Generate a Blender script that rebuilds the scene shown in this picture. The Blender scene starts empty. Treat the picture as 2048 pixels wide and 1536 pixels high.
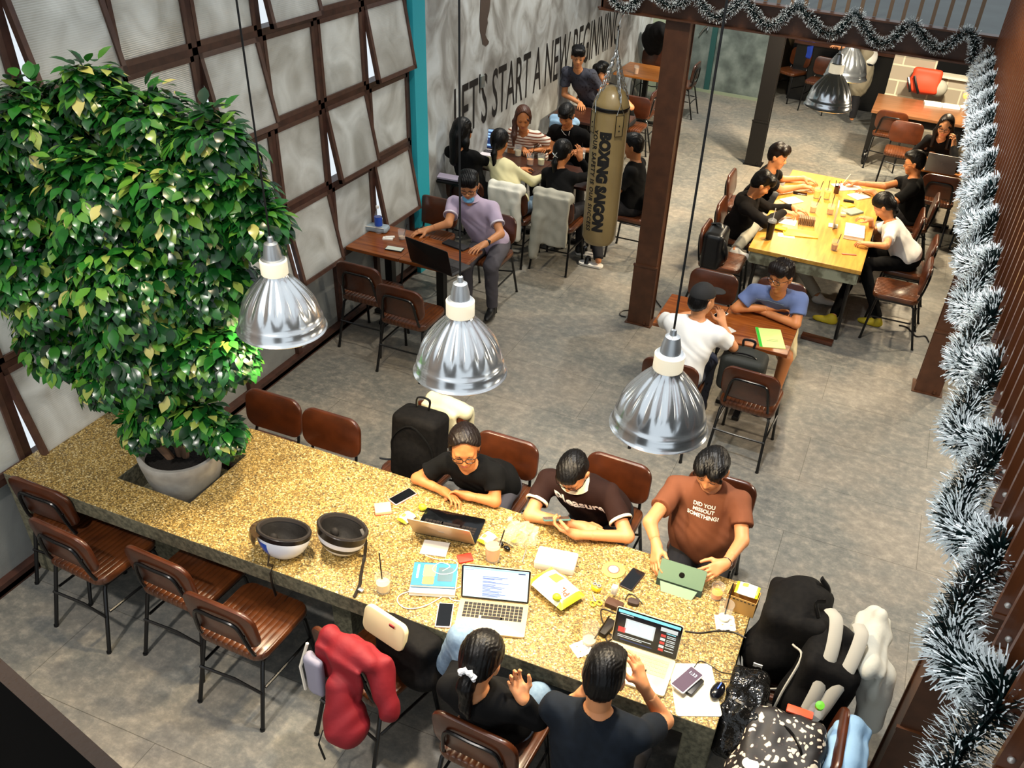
import bpy, bmesh, math, random
import numpy as np
from mathutils import Vector, Matrix, Quaternion
from mathutils.bvhtree import BVHTree
random.seed(7); np.random.seed(7)
SC = bpy.context.scene
COL = SC.collection
# ---------------------------------------------------------------- camera
F, CX, CY, HC = 1765.8, 1125.5, 902.66, 4.05
RC = Matrix(((0.9280009, 0.36662831, 0.06631759), (0.2700404, -0.53922962, -0.79769017), (-0.25669539, 0.75816562, -0.59941002)))
cam = bpy.data.objects.new('camera', bpy.data.cameras.new('camera')); COL.objects.link(cam); SC.camera = cam
cam.data.sensor_width = 36; cam.data.lens = F / 2048 * 36; cam.data.clip_start = .05
cam.data.shift_x = (1024 - CX) / 2048; cam.data.shift_y = (CY - 768) / 2048
_m = Matrix((RC[0], -RC[1], -RC[2])).transposed().to_4x4(); _m.translation = (0, 0, HC); cam.matrix_world = _m
# ---------------------------------------------------------------- light, exposure
wd = bpy.data.worlds.new('world'); SC.world = wd; wd.use_nodes = True
wd.node_tree.nodes['Background'].inputs[0].default_value = (.86, .94, 1.0, 1)
wd.node_tree.nodes['Background'].inputs[1].default_value = .95
SC.view_settings.view_transform = 'Standard'; SC.view_settings.look = 'None'
SC.view_settings.exposure = 0.0; SC.view_settings.gamma = 1; SC.view_settings.use_curve_mapping = False
def lamp(name, kind, loc, power, col=(1, .86, .66), size=.1, target=None, spot=None, blend=.5):
    d = bpy.data.lights.new(name, kind); d.energy = power; d.color = col
    if kind == 'AREA': d.size = size
    else: d.shadow_soft_size = size
    if kind == 'SPOT': d.spot_size = spot; d.spot_blend = blend
    o = bpy.data.objects.new(name, d); COL.objects.link(o); o.location = loc
    if target is not None: o.rotation_euler = (Vector(target) - Vector(loc)).to_track_quat('-Z', 'Y').to_euler()
    return o
WARM = (1, .80, .52)
# unseen hall and mezzanine spots: some inferred from shadows, some added as fill
lamp('unseen_roof_spot', 'SPOT', (-2.5, 3.1, 6.0), 470, WARM, .10, (-2.5, 3.0, .75), math.radians(62), .5)
lamp('unseen_roof_spot', 'SPOT', (-.6, 3.3, 6.0), 240, WARM, .10, (-.8, 3.0, .75), math.radians(50), .6)
lamp('unseen_roof_spot', 'SPOT', (-1.2, 5.0, 6.0), 460, (1, .9, .74), .12, (-2.0, 6.6, 0), math.radians(75), .7)
lamp('unseen_slab_spot', 'SPOT', (2.0, 9.6, 2.6), 260, (1, .84, .62), .08, (.2, 6.5, 0), math.radians(110), .6)
lamp('unseen_slab_spot', 'SPOT', (-1.1, 11.6, 2.6), 850, (1, .84, .60), .1, (-1.4, 11.7, 0), math.radians(140), .7)
lamp('unseen_slab_spot', 'SPOT', (.6, 12.6, 2.6), 520, WARM, .08, (.5, 12.4, 0), math.radians(130), .6)
lamp('unseen_slab_spot', 'SPOT', (-.62, 8.95, 2.62), 70, (1, .9, .72), .05, (-.62, 8.95, 0), math.radians(160), .4)
lamp('unseen_roof_spot', 'SPOT', (-3.0, 9.8, 5.5), 760, (1, .93, .8), .12, (-3.4, 9.6, 0), math.radians(80), .7)  # added fill that lifts the plaster wall and the group tables
lamp('unseen_slab_spot', 'SPOT', (.3, 13.3, 2.6), 420, (1, .9, .7), .1, (.2, 15.0, .7), math.radians(120), .6)  # fill placed and aimed only to brighten the block wall
lamp('unseen_slab_spot', 'SPOT', (-2.9, 14.0, 2.6), 240, (1, .95, .85), .1, (-2.9, 15.6, .6), math.radians(120), .6)  # added fill for the dim back wall corner
lamp('unseen_roof_spot', 'SPOT', (-.7, 3.6, 5.6), 760, (.95, .98, 1), .10, (.45, 3.6, 2.7), math.radians(100), .6)  # added cool fill for the right-hand garland and railing bars
lamp('unseen_roof_spot', 'SPOT', (-2.4, -.6, 5.6), 720, (1, .93, .86), .12, (-3.0, 1.6, 0), math.radians(70), .7)
lamp('unseen_slab_spot', 'SPOT', (2.3, 5.6, 2.55), 300, (1, .86, .66), .08, (.8, 5.0, 0), math.radians(120), .7)
# ---------------------------------------------------------------- pixel <-> place
def ray(u, v): return RC.transposed() @ Vector(((u - CX) / F, (v - CY) / F, 1))
def at(u, v, z=.75):
    d = ray(u, v); return Vector((0, 0, HC)) + d * ((z - HC) / d.z)
def aty(u, v, y):
    d = ray(u, v); return Vector((0, 0, HC)) + d * (y / d.y)
def atx(u, v, x):
    d = ray(u, v); return Vector((0, 0, HC)) + d * (x / d.x)
# ---------------------------------------------------------------- materials
def lin(h):
    h = h.lstrip('#'); c = [int(h[i:i + 2], 16) / 255 for i in (0, 2, 4)]
    return tuple(x / 12.92 if x <= .04045 else ((x + .055) / 1.055) ** 2.4 for x in c) + (1,)
MATS = {}
def mat(name, col='#808080', rough=.6, metal=0, emit=None, es=1, trans=0, coat=0, noise=None, bump=None, sheen=0, alpha=None, spec=.5, ior=1.45):
    """noise=(scale, other colour, lo, hi[, stretch]); bump=(scale, strength, distance[, stretch])"""
    if name in MATS: return MATS[name]
    m = bpy.data.materials.new(name); m.use_nodes = True; nt = m.node_tree; b = nt.nodes['Principled BSDF']
    b.inputs['Base Color'].default_value = lin(col); b.inputs['Roughness'].default_value = rough; b.inputs['Metallic'].default_value = metal
    b.inputs['Specular IOR Level'].default_value = spec; b.inputs['IOR'].default_value = ior
    if trans: b.inputs['Transmission Weight'].default_value = trans
    if coat: b.inputs['Coat Weight'].default_value = coat; b.inputs['Coat Roughness'].default_value = .15
    if sheen: b.inputs['Sheen Weight'].default_value = sheen
    if alpha is not None: b.inputs['Alpha'].default_value = alpha
    if emit: b.inputs['Emission Color'].default_value = lin(emit); b.inputs['Emission Strength'].default_value = es
    def co(st):
        tc = nt.nodes.new('ShaderNodeTexCoord'); mp = nt.nodes.new('ShaderNodeMapping'); mp.inputs['Scale'].default_value = st
        nt.links.new(tc.outputs['Object'], mp.inputs[0]); return mp.outputs[0]
    if noise:
        n = nt.nodes.new('ShaderNodeTexNoise'); n.inputs['Scale'].default_value = noise[0]; n.inputs['Detail'].default_value = 6
        nt.links.new(co(noise[4] if len(noise) > 4 else (1, 1, 1)), n.inputs['Vector'])
        r = nt.nodes.new('ShaderNodeValToRGB'); r.color_ramp.elements[0].position = noise[2]; r.color_ramp.elements[1].position = noise[3]
        r.color_ramp.elements[0].color = lin(noise[1]); r.color_ramp.elements[1].color = lin(col)
        nt.links.new(n.outputs[0], r.inputs[0]); nt.links.new(r.outputs[0], b.inputs['Base Color'])
    if bump:
        n = nt.nodes.new('ShaderNodeTexNoise'); n.inputs['Scale'].default_value = bump[0]; n.inputs['Detail'].default_value = 4
        nt.links.new(co(bump[3] if len(bump) > 3 else (1, 1, 1)), n.inputs['Vector'])
        u = nt.nodes.new('ShaderNodeBump'); u.inputs['Strength'].default_value = bump[1]; u.inputs['Distance'].default_value = bump[2]
        nt.links.new(n.outputs[0], u.inputs['Height']); nt.links.new(u.outputs[0], b.inputs['Normal'])
    MATS[name] = m; return m
def nodes(name):
    m = bpy.data.materials.new(name); m.use_nodes = True; MATS[name] = m
    nt = m.node_tree; return m, nt, nt.nodes['Principled BSDF'], nt.nodes, nt.links
def ramp(nd, stops):
    r = nd.new('ShaderNodeValToRGB'); e = r.color_ramp.elements
    while len(e) < len(stops): e.new(.5)
    for i, (p, c) in enumerate(stops): e[i].position = p; e[i].color = lin(c)
    return r
def wood_mat(name, a, b_, rough=.35, sc=(1, 14, 14)):
    m, nt, b, nd, lk = nodes(name)
    tc = nd.new('ShaderNodeTexCoord'); mp = nd.new('ShaderNodeMapping'); mp.inputs['Scale'].default_value = sc
    n = nd.new('ShaderNodeTexNoise'); n.inputs['Scale'].default_value = 2.2; n.inputs['Detail'].default_value = 8; n.inputs['Distortion'].default_value = .6
    r = ramp(nd, [(.3, a), (.7, b_)])
    lk.new(tc.outputs['Object'], mp.inputs[0]); lk.new(mp.outputs[0], n.inputs['Vector']); lk.new(n.outputs[0], r.inputs[0]); lk.new(r.outputs[0], b.inputs['Base Color'])
    b.inputs['Roughness'].default_value = rough; return m
# ---------------------------------------------------------------- mesh builder
def rrect(w, d, r, n=5, cx=0, cy=0):
    r = min(r, w / 2 - 1e-4, d / 2 - 1e-4); o = []
    for (sx, sy, a0) in ((1, 1, 0), (-1, 1, 90), (-1, -1, 180), (1, -1, 270)):
        for i in range(n + 1):
            a = math.radians(a0 + 90 * i / n); o.append((cx + sx * (w / 2 - r) + r * math.cos(a), cy + sy * (d / 2 - r) + r * math.sin(a)))
    return o
def inset(o, b):
    n = len(o); res = []
    for i in range(n):
        p, q, s = Vector(o[i - 1]), Vector(o[i]), Vector(o[(i + 1) % n])
        e1, e2 = (q - p), (s - q)
        if e1.length < 1e-9: e1 = e2
        if e2.length < 1e-9: e2 = e1
        t = (e1.normalized() + e2.normalized()); t = t.normalized() if t.length > 1e-6 else e1.normalized()
        nrm = Vector((-t.y, t.x)); res.append(tuple(q + nrm * b))
    return res
class MB:
    def __init__(s): s.v = []; s.f = []; s.m = []
    def add(s, vs, fs, mi=0, M=None):
        o = len(s.v); s.v += [tuple(M @ Vector(p)) if M is not None else tuple(p) for p in vs]
        s.f += [tuple(i + o for i in f) for f in fs]; s.m += [mi] * len(fs); return s
    def slab(s, out, z0, z1, bev=0, mi=0, M=None, mtop=None):
        n = len(out); rings = [(out, z0), (out, z1)] if bev <= 0 else [(inset(out, bev), z0), (inset(out, bev * .3), z0 + bev * .3), (out, z0 + bev), (out, z1 - bev), (inset(out, bev * .3), z1 - bev * .3), (inset(out, bev), z1)]
        vs = [(x, y, z) for r, z in rings for x, y in r]; fs = []
        for k in range(len(rings) - 1):
            for i in range(n): j = (i + 1) % n; fs.append((k * n + i, k * n + j, (k + 1) * n + j, (k + 1) * n + i))
        s.add(vs, fs, mi, M)
        b = len(s.v) - len(vs)
        s.f.append(tuple(range(b + n - 1, b - 1, -1))); s.m.append(mi)
        t = b + (len(rings) - 1) * n; s.f.append(tuple(range(t, t + n))); s.m.append(mi if mtop is None else mtop); return s
    def box(s, c, d, mi=0, M=None, bev=0, r=0):
        T = Matrix.Translation(c); M = T if M is None else M @ T
        o = rrect(d[0], d[1], r or max(bev, 1e-5), 3 if r else 1) if (r or bev) else [(d[0] / 2, d[1] / 2), (-d[0] / 2, d[1] / 2), (-d[0] / 2, -d[1] / 2), (d[0] / 2, -d[1] / 2)]
        return s.slab(o, -d[2] / 2, d[2] / 2, bev, mi, M)
    def tube(s, pts, r, n=8, mi=0, M=None, cap=True, closed=False, flat=None):
        P = [Vector(p) for p in pts]; k = len(P); vs = []; fs = []
        R = r if isinstance(r, (list, tuple)) else [r] * k
        T = [((P[(i + 1) % k] - P[i - 1]) if closed else (P[min(i + 1, k - 1)] - P[max(i - 1, 0)])).normalized() for i in range(k)]
        a = Vector((0, 0, 1)) if abs(T[0].z) < .9 else Vector((1, 0, 0)); u = (a - T[0] * a.dot(T[0])).normalized()
        for i in range(k):
            u = u - T[i] * u.dot(T[i]); u = u.normalized() if u.length > 1e-6 else T[i].orthogonal().normalized(); w = T[i].cross(u)
            for j in range(n):
                t = 2 * math.pi * j / n; vs.append(P[i] + (u * math.cos(t) * (flat or 1) + w * math.sin(t)) * R[i])
        for i in range(k if closed else k - 1):
            for j in range(n): a2 = i * n + j; b2 = i * n + (j + 1) % n; i2 = (i + 1) % k; fs.append((a2, b2, i2 * n + (j + 1) % n, i2 * n + j))
        if cap and not closed: fs += [tuple(range(n - 1, -1, -1)), tuple(range((k - 1) * n, k * n))]
        return s.add(vs, fs, mi, M)
    def lathe(s, prof, n=24, mi=0, M=None, fold=None):
        vs = []; fs = []; k = len(prof)
        for i, (r, z) in enumerate(prof):
            for j in range(n):
                t = 2 * math.pi * j / n; q = r * (fold(t, z) if fold else 1); vs.append((q * math.cos(t), q * math.sin(t), z))
        for i in range(k - 1):
            for j in range(n): jj = (j + 1) % n; fs.append((i * n + j, i * n + jj, (i + 1) * n + jj, (i + 1) * n + j))
        return s.add(vs, fs, mi, M)
    def ball(s, c, r, n=12, mi=0, M=None):
        r = r if isinstance(r, (tuple, list)) else (r, r, r); pr = [(math.sin(math.pi * i / n) + 1e-5, -math.cos(math.pi * i / n)) for i in range(n + 1)]
        T = Matrix.Translation(c) @ Matrix.Diagonal((r[0], r[1], r[2], 1)); return s.lathe(pr, n + 4, mi, T if M is None else M @ T)
    def build(s, name, mats, parent=None, smooth=True, loc=None, angle=40):
        me = bpy.data.meshes.new(name); me.from_pydata(s.v, [], s.f)
        for m in (mats if isinstance(mats, (list, tuple)) else [mats]): me.materials.append(m)
        me.polygons.foreach_set('material_index', s.m)
        if smooth:
            me.polygons.foreach_set('use_smooth', [True] * len(s.f)); me.set_sharp_from_angle(angle=math.radians(angle))
        me.update(); o = bpy.data.objects.new(name, me); COL.objects.link(o)
        if parent is not None: o.parent = parent
        if loc is not None: o.location = loc
        return o
def tag(o, label=None, cat=None, group=None, kind=None):
    if label: o['label'] = label
    if cat: o['category'] = cat
    if group: o['group'] = group
    if kind: o['kind'] = kind
    return o
def empty(name, loc=(0, 0, 0), rz=0, label=None, cat=None, group=None):
    o = bpy.data.objects.new(name, None); COL.objects.link(o); o.location = loc; o.rotation_euler = (0, 0, rz); o.empty_display_size = .05
    return tag(o, label, cat, group)
def copy_tree(o, parent=None):
    c = o.copy(); COL.objects.link(c)
    if parent is not None: c.parent = parent
    for ch in [x for x in KIDS.get(o.name, [])]:
        copy_tree(ch, c)
    return c
KIDS = {}
def note(root):
    """remember children of a prototype so that it can be copied"""
    for ch in root.children: KIDS.setdefault(root.name, []).append(ch); note(ch)
def RZ(a): return Matrix.Rotation(math.radians(a), 4, 'Z')
def RX(a): return Matrix.Rotation(math.radians(a), 4, 'X')
def RY(a): return Matrix.Rotation(math.radians(a), 4, 'Y')
def TR(*p): return Matrix.Translation(Vector(p) if len(p) == 3 else Vector(p[0]))
# ---------------------------------------------------------------- lettering (flat, in the XY plane, baseline at y=0)
def text_mesh(txt, size=1.0, sx=1.0, align='LEFT', space=1.0, bold=0):
    c = bpy.data.curves.new('lettering', 'FONT'); c.body = txt; c.size = size; c.align_x = align; c.space_character = space; c.resolution_u = 3; c.offset = bold
    o = bpy.data.objects.new('lettering', c); COL.objects.link(o); dg = bpy.context.evaluated_depsgraph_get()
    me = o.evaluated_get(dg).to_mesh(); vs = [(v.co.x * sx, v.co.y, 0) for v in me.vertices]; fs = [tuple(p.vertices) for p in me.polygons]
    o.evaluated_get(dg).to_mesh_clear(); bpy.data.objects.remove(o); bpy.data.curves.remove(c); return vs, fs
def refine(vs, fs, L):
    bm = bmesh.new(); vv = [bm.verts.new(v) for v in vs]
    for f in fs:
        try: bm.faces.new([vv[i] for i in f])
        except ValueError: pass
    bmesh.ops.triangulate(bm, faces=bm.faces[:])
    for _ in range(6):
        es = [e for e in bm.edges if e.calc_length() > L]
        if not es: break
        bmesh.ops.subdivide_edges(bm, edges=es, cuts=1); bmesh.ops.triangulate(bm, faces=[f for f in bm.faces if len(f.verts) > 3])
    bm.verts.ensure_lookup_table(); bm.verts.index_update()
    r = [tuple(v.co) for v in bm.verts], [tuple(v.index for v in f.verts) for f in bm.faces]; bm.free(); return r
# ---------------------------------------------------------------- signed-distance shapes meshed as one skin
def sdf_mesh(prims, h, noise=None):
    """prims: ('c', a, b, ra, rb, k[, cut]) tapered capsule; ('e', centre, radii, rot3, k[, cut]) ellipsoid; ('x', centre, half, rot3, round, k[, cut]) rounded box; prefix '-' subtracts. cut=(point, normal) keeps the side behind the normal"""
    lo = np.full(3, 1e9); hi = -lo
    B = []
    for p in prims:
        t = p[0].lstrip('-')
        if t == 'c':
            a, b = np.array(p[1], float), np.array(p[2], float); r = max(p[3], p[4]); l_, h_ = np.minimum(a, b) - r, np.maximum(a, b) + r; k = p[5]
        elif t == 'e':
            a = np.array(p[1], float); r = max(p[2]); l_, h_ = a - r, a + r; k = p[4]
        else:
            a = np.array(p[1], float); r = float(np.linalg.norm(p[2])) + p[4]; l_, h_ = a - r, a + r; k = p[5]
        B.append((l_ - k * .6 - 2 * h, h_ + k * .6 + 2 * h))
        if p[0][0] != '-': lo = np.minimum(lo, l_ - 3 * h); hi = np.maximum(hi, h_ + 3 * h)
    n = np.ceil((hi - lo) / h).astype(int) + 1
    G = np.full(n, .3, np.float32); ax = [lo[i] + h * np.arange(n[i]) for i in range(3)]
    for p, (bl, bh) in zip(prims, B):
        i0 = np.clip(np.floor((bl - lo) / h).astype(int), 0, n); i1 = np.clip(np.ceil((bh - lo) / h).astype(int) + 1, 0, n)
        if (i1 <= i0).any(): continue
        X, Y, Z = np.meshgrid(ax[0][i0[0]:i1[0]], ax[1][i0[1]:i1[1]], ax[2][i0[2]:i1[2]], indexing='ij')
        t = p[0].lstrip('-')
        if t == 'c':
            a, b = np.array(p[1], float), np.array(p[2], float); d = b - a; L = max(d @ d, 1e-9)
            s = np.clip(((X - a[0]) * d[0] + (Y - a[1]) * d[1] + (Z - a[2]) * d[2]) / L, 0, 1)
            D = np.sqrt((X - a[0] - s * d[0]) ** 2 + (Y - a[1] - s * d[1]) ** 2 + (Z - a[2] - s * d[2]) ** 2) - (p[3] + (p[4] - p[3]) * s); k = p[5]; cut = p[6] if len(p) > 6 else None
        else:
            c = np.array(p[1], float); R = np.array(p[3], float) if p[3] is not None else np.eye(3)   # columns = local axes
            q = [(X - c[0]) * R[0, i] + (Y - c[1]) * R[1, i] + (Z - c[2]) * R[2, i] for i in range(3)]
            if t == 'e':
                r = p[2]; k0 = np.sqrt((q[0] / r[0]) ** 2 + (q[1] / r[1]) ** 2 + (q[2] / r[2]) ** 2); k1 = np.sqrt((q[0] / r[0] ** 2) ** 2 + (q[1] / r[1] ** 2) ** 2 + (q[2] / r[2] ** 2) ** 2)
                D = k0 * (k0 - 1) / np.maximum(k1, 1e-6); k = p[4]; cut = p[5] if len(p) > 5 else None
            else:
                e = [np.abs(q[i]) - p[2][i] for i in range(3)]
                D = np.sqrt(np.maximum(e[0], 0) ** 2 + np.maximum(e[1], 0) ** 2 + np.maximum(e[2], 0) ** 2) + np.minimum(np.maximum(e[0], np.maximum(e[1], e[2])), 0) - p[4]; k = p[5]; cut = p[6] if len(p) > 6 else None
        if cut is not None:
            cuts = cut if isinstance(cut, list) else [cut]
            for (cp, cn) in cuts:
                cn = np.array(cn, float); cn = cn / np.linalg.norm(cn); D = np.maximum(D, (X - cp[0]) * cn[0] + (Y - cp[1]) * cn[1] + (Z - cp[2]) * cn[2])
        g = G[i0[0]:i1[0], i0[1]:i1[1], i0[2]:i1[2]]
        if p[0][0] == '-':
            D = -D; hh = np.maximum(k - np.abs(D - g), 0) / max(k, 1e-6); g[...] = np.maximum(g, D) + hh * hh * k / 4
        else:
            hh = np.maximum(k - np.abs(D - g), 0) / max(k, 1e-6); g[...] = np.minimum(g, D) - hh * hh * k / 4
    if noise:
        X, Y, Z = np.meshgrid(*ax, indexing='ij', sparse=True); G += noise(X, Y, Z).astype(np.float32)
    S = G < 0
    cs = [S[i:n[0] - 1 + i, j:n[1] - 1 + j, k:n[2] - 1 + k] for i in (0, 1) for j in (0, 1) for k in (0, 1)]
    tot = sum(c.astype(np.int8) for c in cs); act = (tot > 0) & (tot < 8); idx = np.full(act.shape, -1, np.int64); cells = np.argwhere(act); idx[act] = np.arange(len(cells))
    if len(cells) == 0: return np.zeros((0, 3)), np.zeros((0, 4), int)
    acc = np.zeros((len(cells), 3)); cnt = np.zeros(len(cells))
    cor = [(i, j, k) for i in (0, 1) for j in (0, 1) for k in (0, 1)]
    for a in cor:
        for x in range(3):
            if a[x] == 0:
                b = list(a); b[x] = 1
                va = G[tuple((cells + a).T)]; vb = G[tuple((cells + b).T)]; m = (va < 0) != (vb < 0)
                t = np.where(m, va / np.where(m, va - vb, 1), 0); pt = np.tile(np.array(a, float), (len(cells), 1)); pt[:, x] = t
                acc[m] += pt[m]; cnt[m] += 1
    V = lo + (cells + acc / cnt[:, None]) * h
    Q = []
    for x in range(3):
        y, z = (x + 1) % 3, (x + 2) % 3
        sl = [slice(0, n[i] - 1) if i == x else slice(1, n[i] - 1) for i in range(3)]; s2 = list(sl); s2[x] = slice(1, n[x])
        a, b = S[tuple(sl)], S[tuple(s2)]; e = np.argwhere(a != b)
        if len(e) == 0: continue
        off = np.zeros(3, int); off[y] = 1; off[z] = 1; e0 = e + off
        ey = np.zeros(3, int); ey[y] = 1; ez = np.zeros(3, int); ez[z] = 1
        q = np.stack([idx[tuple((e0 - ey - ez).T)], idx[tuple((e0 - ez).T)], idx[tuple(e0.T)], idx[tuple((e0 - ey).T)]], 1)
        inside = a[tuple(e.T)]; q[~inside] = q[~inside][:, ::-1]; Q.append(q)
    return V, np.concatenate(Q)
def np_obj(name, parts, mats, parent=None, smooth=True):
    """parts: list of (V, Q) joined in one mesh"""
    vs = []; fs = []; o = 0
    for V, Q in parts: vs.append(V); fs.append(Q + o); o += len(V)
    V = np.concatenate(vs); Q = np.concatenate(fs); me = bpy.data.meshes.new(name)
    me.vertices.add(len(V)); me.vertices.foreach_set('co', V.astype(np.float32).ravel())
    k = Q.shape[1]; me.loops.add(len(Q) * k); me.loops.foreach_set('vertex_index', Q.astype(np.int32).ravel())
    me.polygons.add(len(Q)); me.polygons.foreach_set('loop_start', (np.arange(len(Q)) * k).astype(np.int32))
    me.update(calc_edges=True); me.validate()
    if smooth: me.polygons.foreach_set('use_smooth', np.ones(len(me.polygons), bool))
    for m in (mats if isinstance(mats, (list, tuple)) else [mats]): me.materials.append(m)
    o = bpy.data.objects.new(name, me); COL.objects.link(o)
    if parent is not None: o.parent = parent
    return o
def blob(name, prims, h, m, parent=None, noise=None): return np_obj(name, [sdf_mesh(prims, h, noise)], m, parent)
def axes(z, x=None):
    """rotation (columns) whose z axis is z and whose x axis leans to x"""
    z = Vector(z).normalized(); x = Vector(x if x is not None else (1, 0, 0)); x = (x - z * x.dot(z)); x = x.normalized() if x.length > 1e-6 else z.orthogonal().normalized()
    y = z.cross(x); return np.array([[x.x, y.x, z.x], [x.y, y.y, z.y], [x.z, y.z, z.z]])
# ================================================================ the room
def struct(o): o['kind'] = 'structure'; return o
# floor: large vinyl tiles that look like weathered concrete
m, nt, b, nd, lk = nodes('floor_tile')
tc = nd.new('ShaderNodeTexCoord'); n1 = nd.new('ShaderNodeTexNoise'); n1.inputs['Scale'].default_value = 1.1; n1.inputs['Detail'].default_value = 7; n1.inputs['Roughness'].default_value = .62
n2 = nd.new('ShaderNodeTexNoise'); n2.inputs['Scale'].default_value = 16; n2.inputs['Detail'].default_value = 8; n2.inputs['Roughness'].default_value = .75
mp = nd.new('ShaderNodeMapping'); mp.inputs['Scale'].default_value = (.85, 1, 1); lk.new(tc.outputs['Object'], mp.inputs[0])
lk.new(mp.outputs[0], n1.inputs['Vector']); lk.new(mp.outputs[0], n2.inputs['Vector'])
r1 = ramp(nd, [(.3, '#4b4f4d'), (.45, '#686963'), (.58, '#8a8173'), (.72, '#9c907e')]); lk.new(n1.outputs[0], r1.inputs[0])
r2 = ramp(nd, [(.3, '#4b4c50'), (.5, '#7b7973'), (.7, '#b3aa9c')]); lk.new(n2.outputs[0], r2.inputs[0])
mx = nd.new('ShaderNodeMixRGB'); mx.inputs[0].default_value = .5; lk.new(r1.outputs[0], mx.inputs[1]); lk.new(r2.outputs[0], mx.inputs[2])
br = nd.new('ShaderNodeTexBrick'); br.inputs['Scale'].default_value = 1; br.inputs['Mortar Size'].default_value = .0022; br.inputs['Brick Width'].default_value = 1.8; br.inputs['Row Height'].default_value = .62
br.inputs['Color1'].default_value = (1, 1, 1, 1); br.inputs['Color2'].default_value = (.90, .90, .91, 1); br.inputs['Mortar'].default_value = (.50, .49, .47, 1); lk.new(tc.outputs['Object'], br.inputs['Vector'])
m2 = nd.new('ShaderNodeMixRGB'); m2.blend_type = 'MULTIPLY'; m2.inputs[0].default_value = 1; lk.new(mx.outputs[0], m2.inputs[1]); lk.new(br.outputs[0], m2.inputs[2]); lk.new(m2.outputs[0], b.inputs['Base Color'])
b.inputs['Roughness'].default_value = .42; b.inputs['Specular IOR Level'].default_value = .35
bu = nd.new('ShaderNodeBump'); bu.inputs['Strength'].default_value = .12; bu.inputs['Distance'].default_value = .01; lk.new(n2.outputs[0], bu.inputs['Height']); lk.new(bu.outputs[0], b.inputs['Normal'])
FLOOR = MATS['floor_tile']
struct(MB().box((-.0, 9, -.05), (9.2, 22, .1)).build('floor', FLOOR, smooth=False))
BROWN = mat('brown_steel', '#55331f', .42, noise=(9, '#402515', .3, .7), bump=(40, .15, .003))
DARKBR = mat('dark_brown_steel', '#2c1a14', .4, noise=(7, '#1e110d', .3, .7))
TEAL = mat('teal_paint', '#2aa5b4', .55)
# plaster wall with the lettering
m, nt, b, nd, lk = nodes('grey_plaster')
tc = nd.new('ShaderNodeTexCoord'); mp = nd.new('ShaderNodeMapping'); mp.inputs['Scale'].default_value = (1, 1.2, .85); lk.new(tc.outputs['Object'], mp.inputs[0])
n1 = nd.new('ShaderNodeTexNoise'); n1.inputs['Scale'].default_value = 2.3; n1.inputs['Detail'].default_value = 9; n1.inputs['Distortion'].default_value = 1.3; lk.new(mp.outputs[0], n1.inputs['Vector'])
r1 = ramp(nd, [(.3, '#7b7973'), (.45, '#9b9b97'), (.56, '#b5b8b6'), (.72, '#cad0d1')]); lk.new(n1.outputs[0], r1.inputs[0]); lk.new(r1.outputs[0], b.inputs['Base Color'])
b.inputs['Roughness'].default_value = .7
bu = nd.new('ShaderNodeBump'); bu.inputs['Strength'].default_value = .14; bu.inputs['Distance'].default_value = .02; lk.new(n1.outputs[0], bu.inputs['Height']); lk.new(bu.outputs[0], b.inputs['Normal'])
PLASTER = MATS['grey_plaster']
XW = -4.25
wl = struct(MB().box((XW - .1, 11.75, 2.9), (.2, 8.5, 5.8)).build('wall_left', PLASTER, smooth=False))
BLACKP = mat('black_paint', '#151312', .6)
vs, fs = text_mesh("LET'S START A NEW BEGINNING", 1.0, bold=.004)
x0, x1 = min(v[0] for v in vs), max(v[0] for v in vs); yy = max(v[1] for v in vs)
ln = MB(); ln.add([(XW + .003, 8.24 + (v[0] - x0) / (x1 - x0) * 5.28, 1.08 + v[1] / yy * .52) for v in vs], fs)
ln.build('lettering', BLACKP, wl, smooth=False)
# painted leg silhouette above the lettering
leg = [(961, -30), (961, 0), (960, 22), (959, 40), (960, 62), (964, 78), (965, 88), (972, 92), (977, 88), (978, 83), (974, 77), (971, 70), (973, 58), (976, 46), (975, 38), (979, 22), (981, 0), (984, -30)]
P = [atx(u, v, XW + .003) for u, v in leg]
MB().add([(p.x, p.y, p.z) for p in P], [tuple(range(len(P) - 1, -1, -1))]).build('painted_leg', mat('brown_paint', '#4a3d35', .7), wl, smooth=False)
q = atx(963, 163, XW)
sw = MB().box((0, 0, 0), (.02, .09, .12), bev=.004).build('light_switch', mat('switch_steel', '#8d9490', .35, .6)); sw.location = (XW + .01, q.y, q.z)
tag(sw, 'small grey switch plate behind the apostrophe of the wall lettering', 'switch')
# teal post between the windows and the plaster wall
struct(MB().box((XW + .02, 7.40, 2.9), (.16, .22, 5.8)).build('trim_1', TEAL, smooth=False))
# back wall, door with teal frame
m, nt, b, nd, lk = nodes('concrete_panel')
tc = nd.new('ShaderNodeTexCoord'); n1 = nd.new('ShaderNodeTexNoise'); n1.inputs['Scale'].default_value = 4; n1.inputs['Detail'].default_value = 9; lk.new(tc.outputs['Object'], n1.inputs['Vector'])
r1 = ramp(nd, [(.3, '#3c4441'), (.5, '#59635f'), (.7, '#76807b')]); lk.new(n1.outputs[0], r1.inputs[0]); lk.new(r1.outputs[0], b.inputs['Base Color']); b.inputs['Roughness'].default_value = .6
CONC = MATS['concrete_panel']
struct(MB().box((-3.32, 16.05, 1.35), (1.95, .2, 2.7)).build('wall_back', CONC, smooth=False))
d = struct(empty('door_1', (-3.62, 15.93, 0)))
MB().box((-.05, 0, 1.1), (.62, .05, 2.2)).build('door_leaf', CONC, d, smooth=False)
MB().box((.30, 0, 1.1), (.09, .08, 2.2)).box((-.4, 0, 1.1), (.09, .08, 2.2)).build('door_frame', mat('teal_dark', '#1f4846', .5), d, smooth=False)
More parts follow.
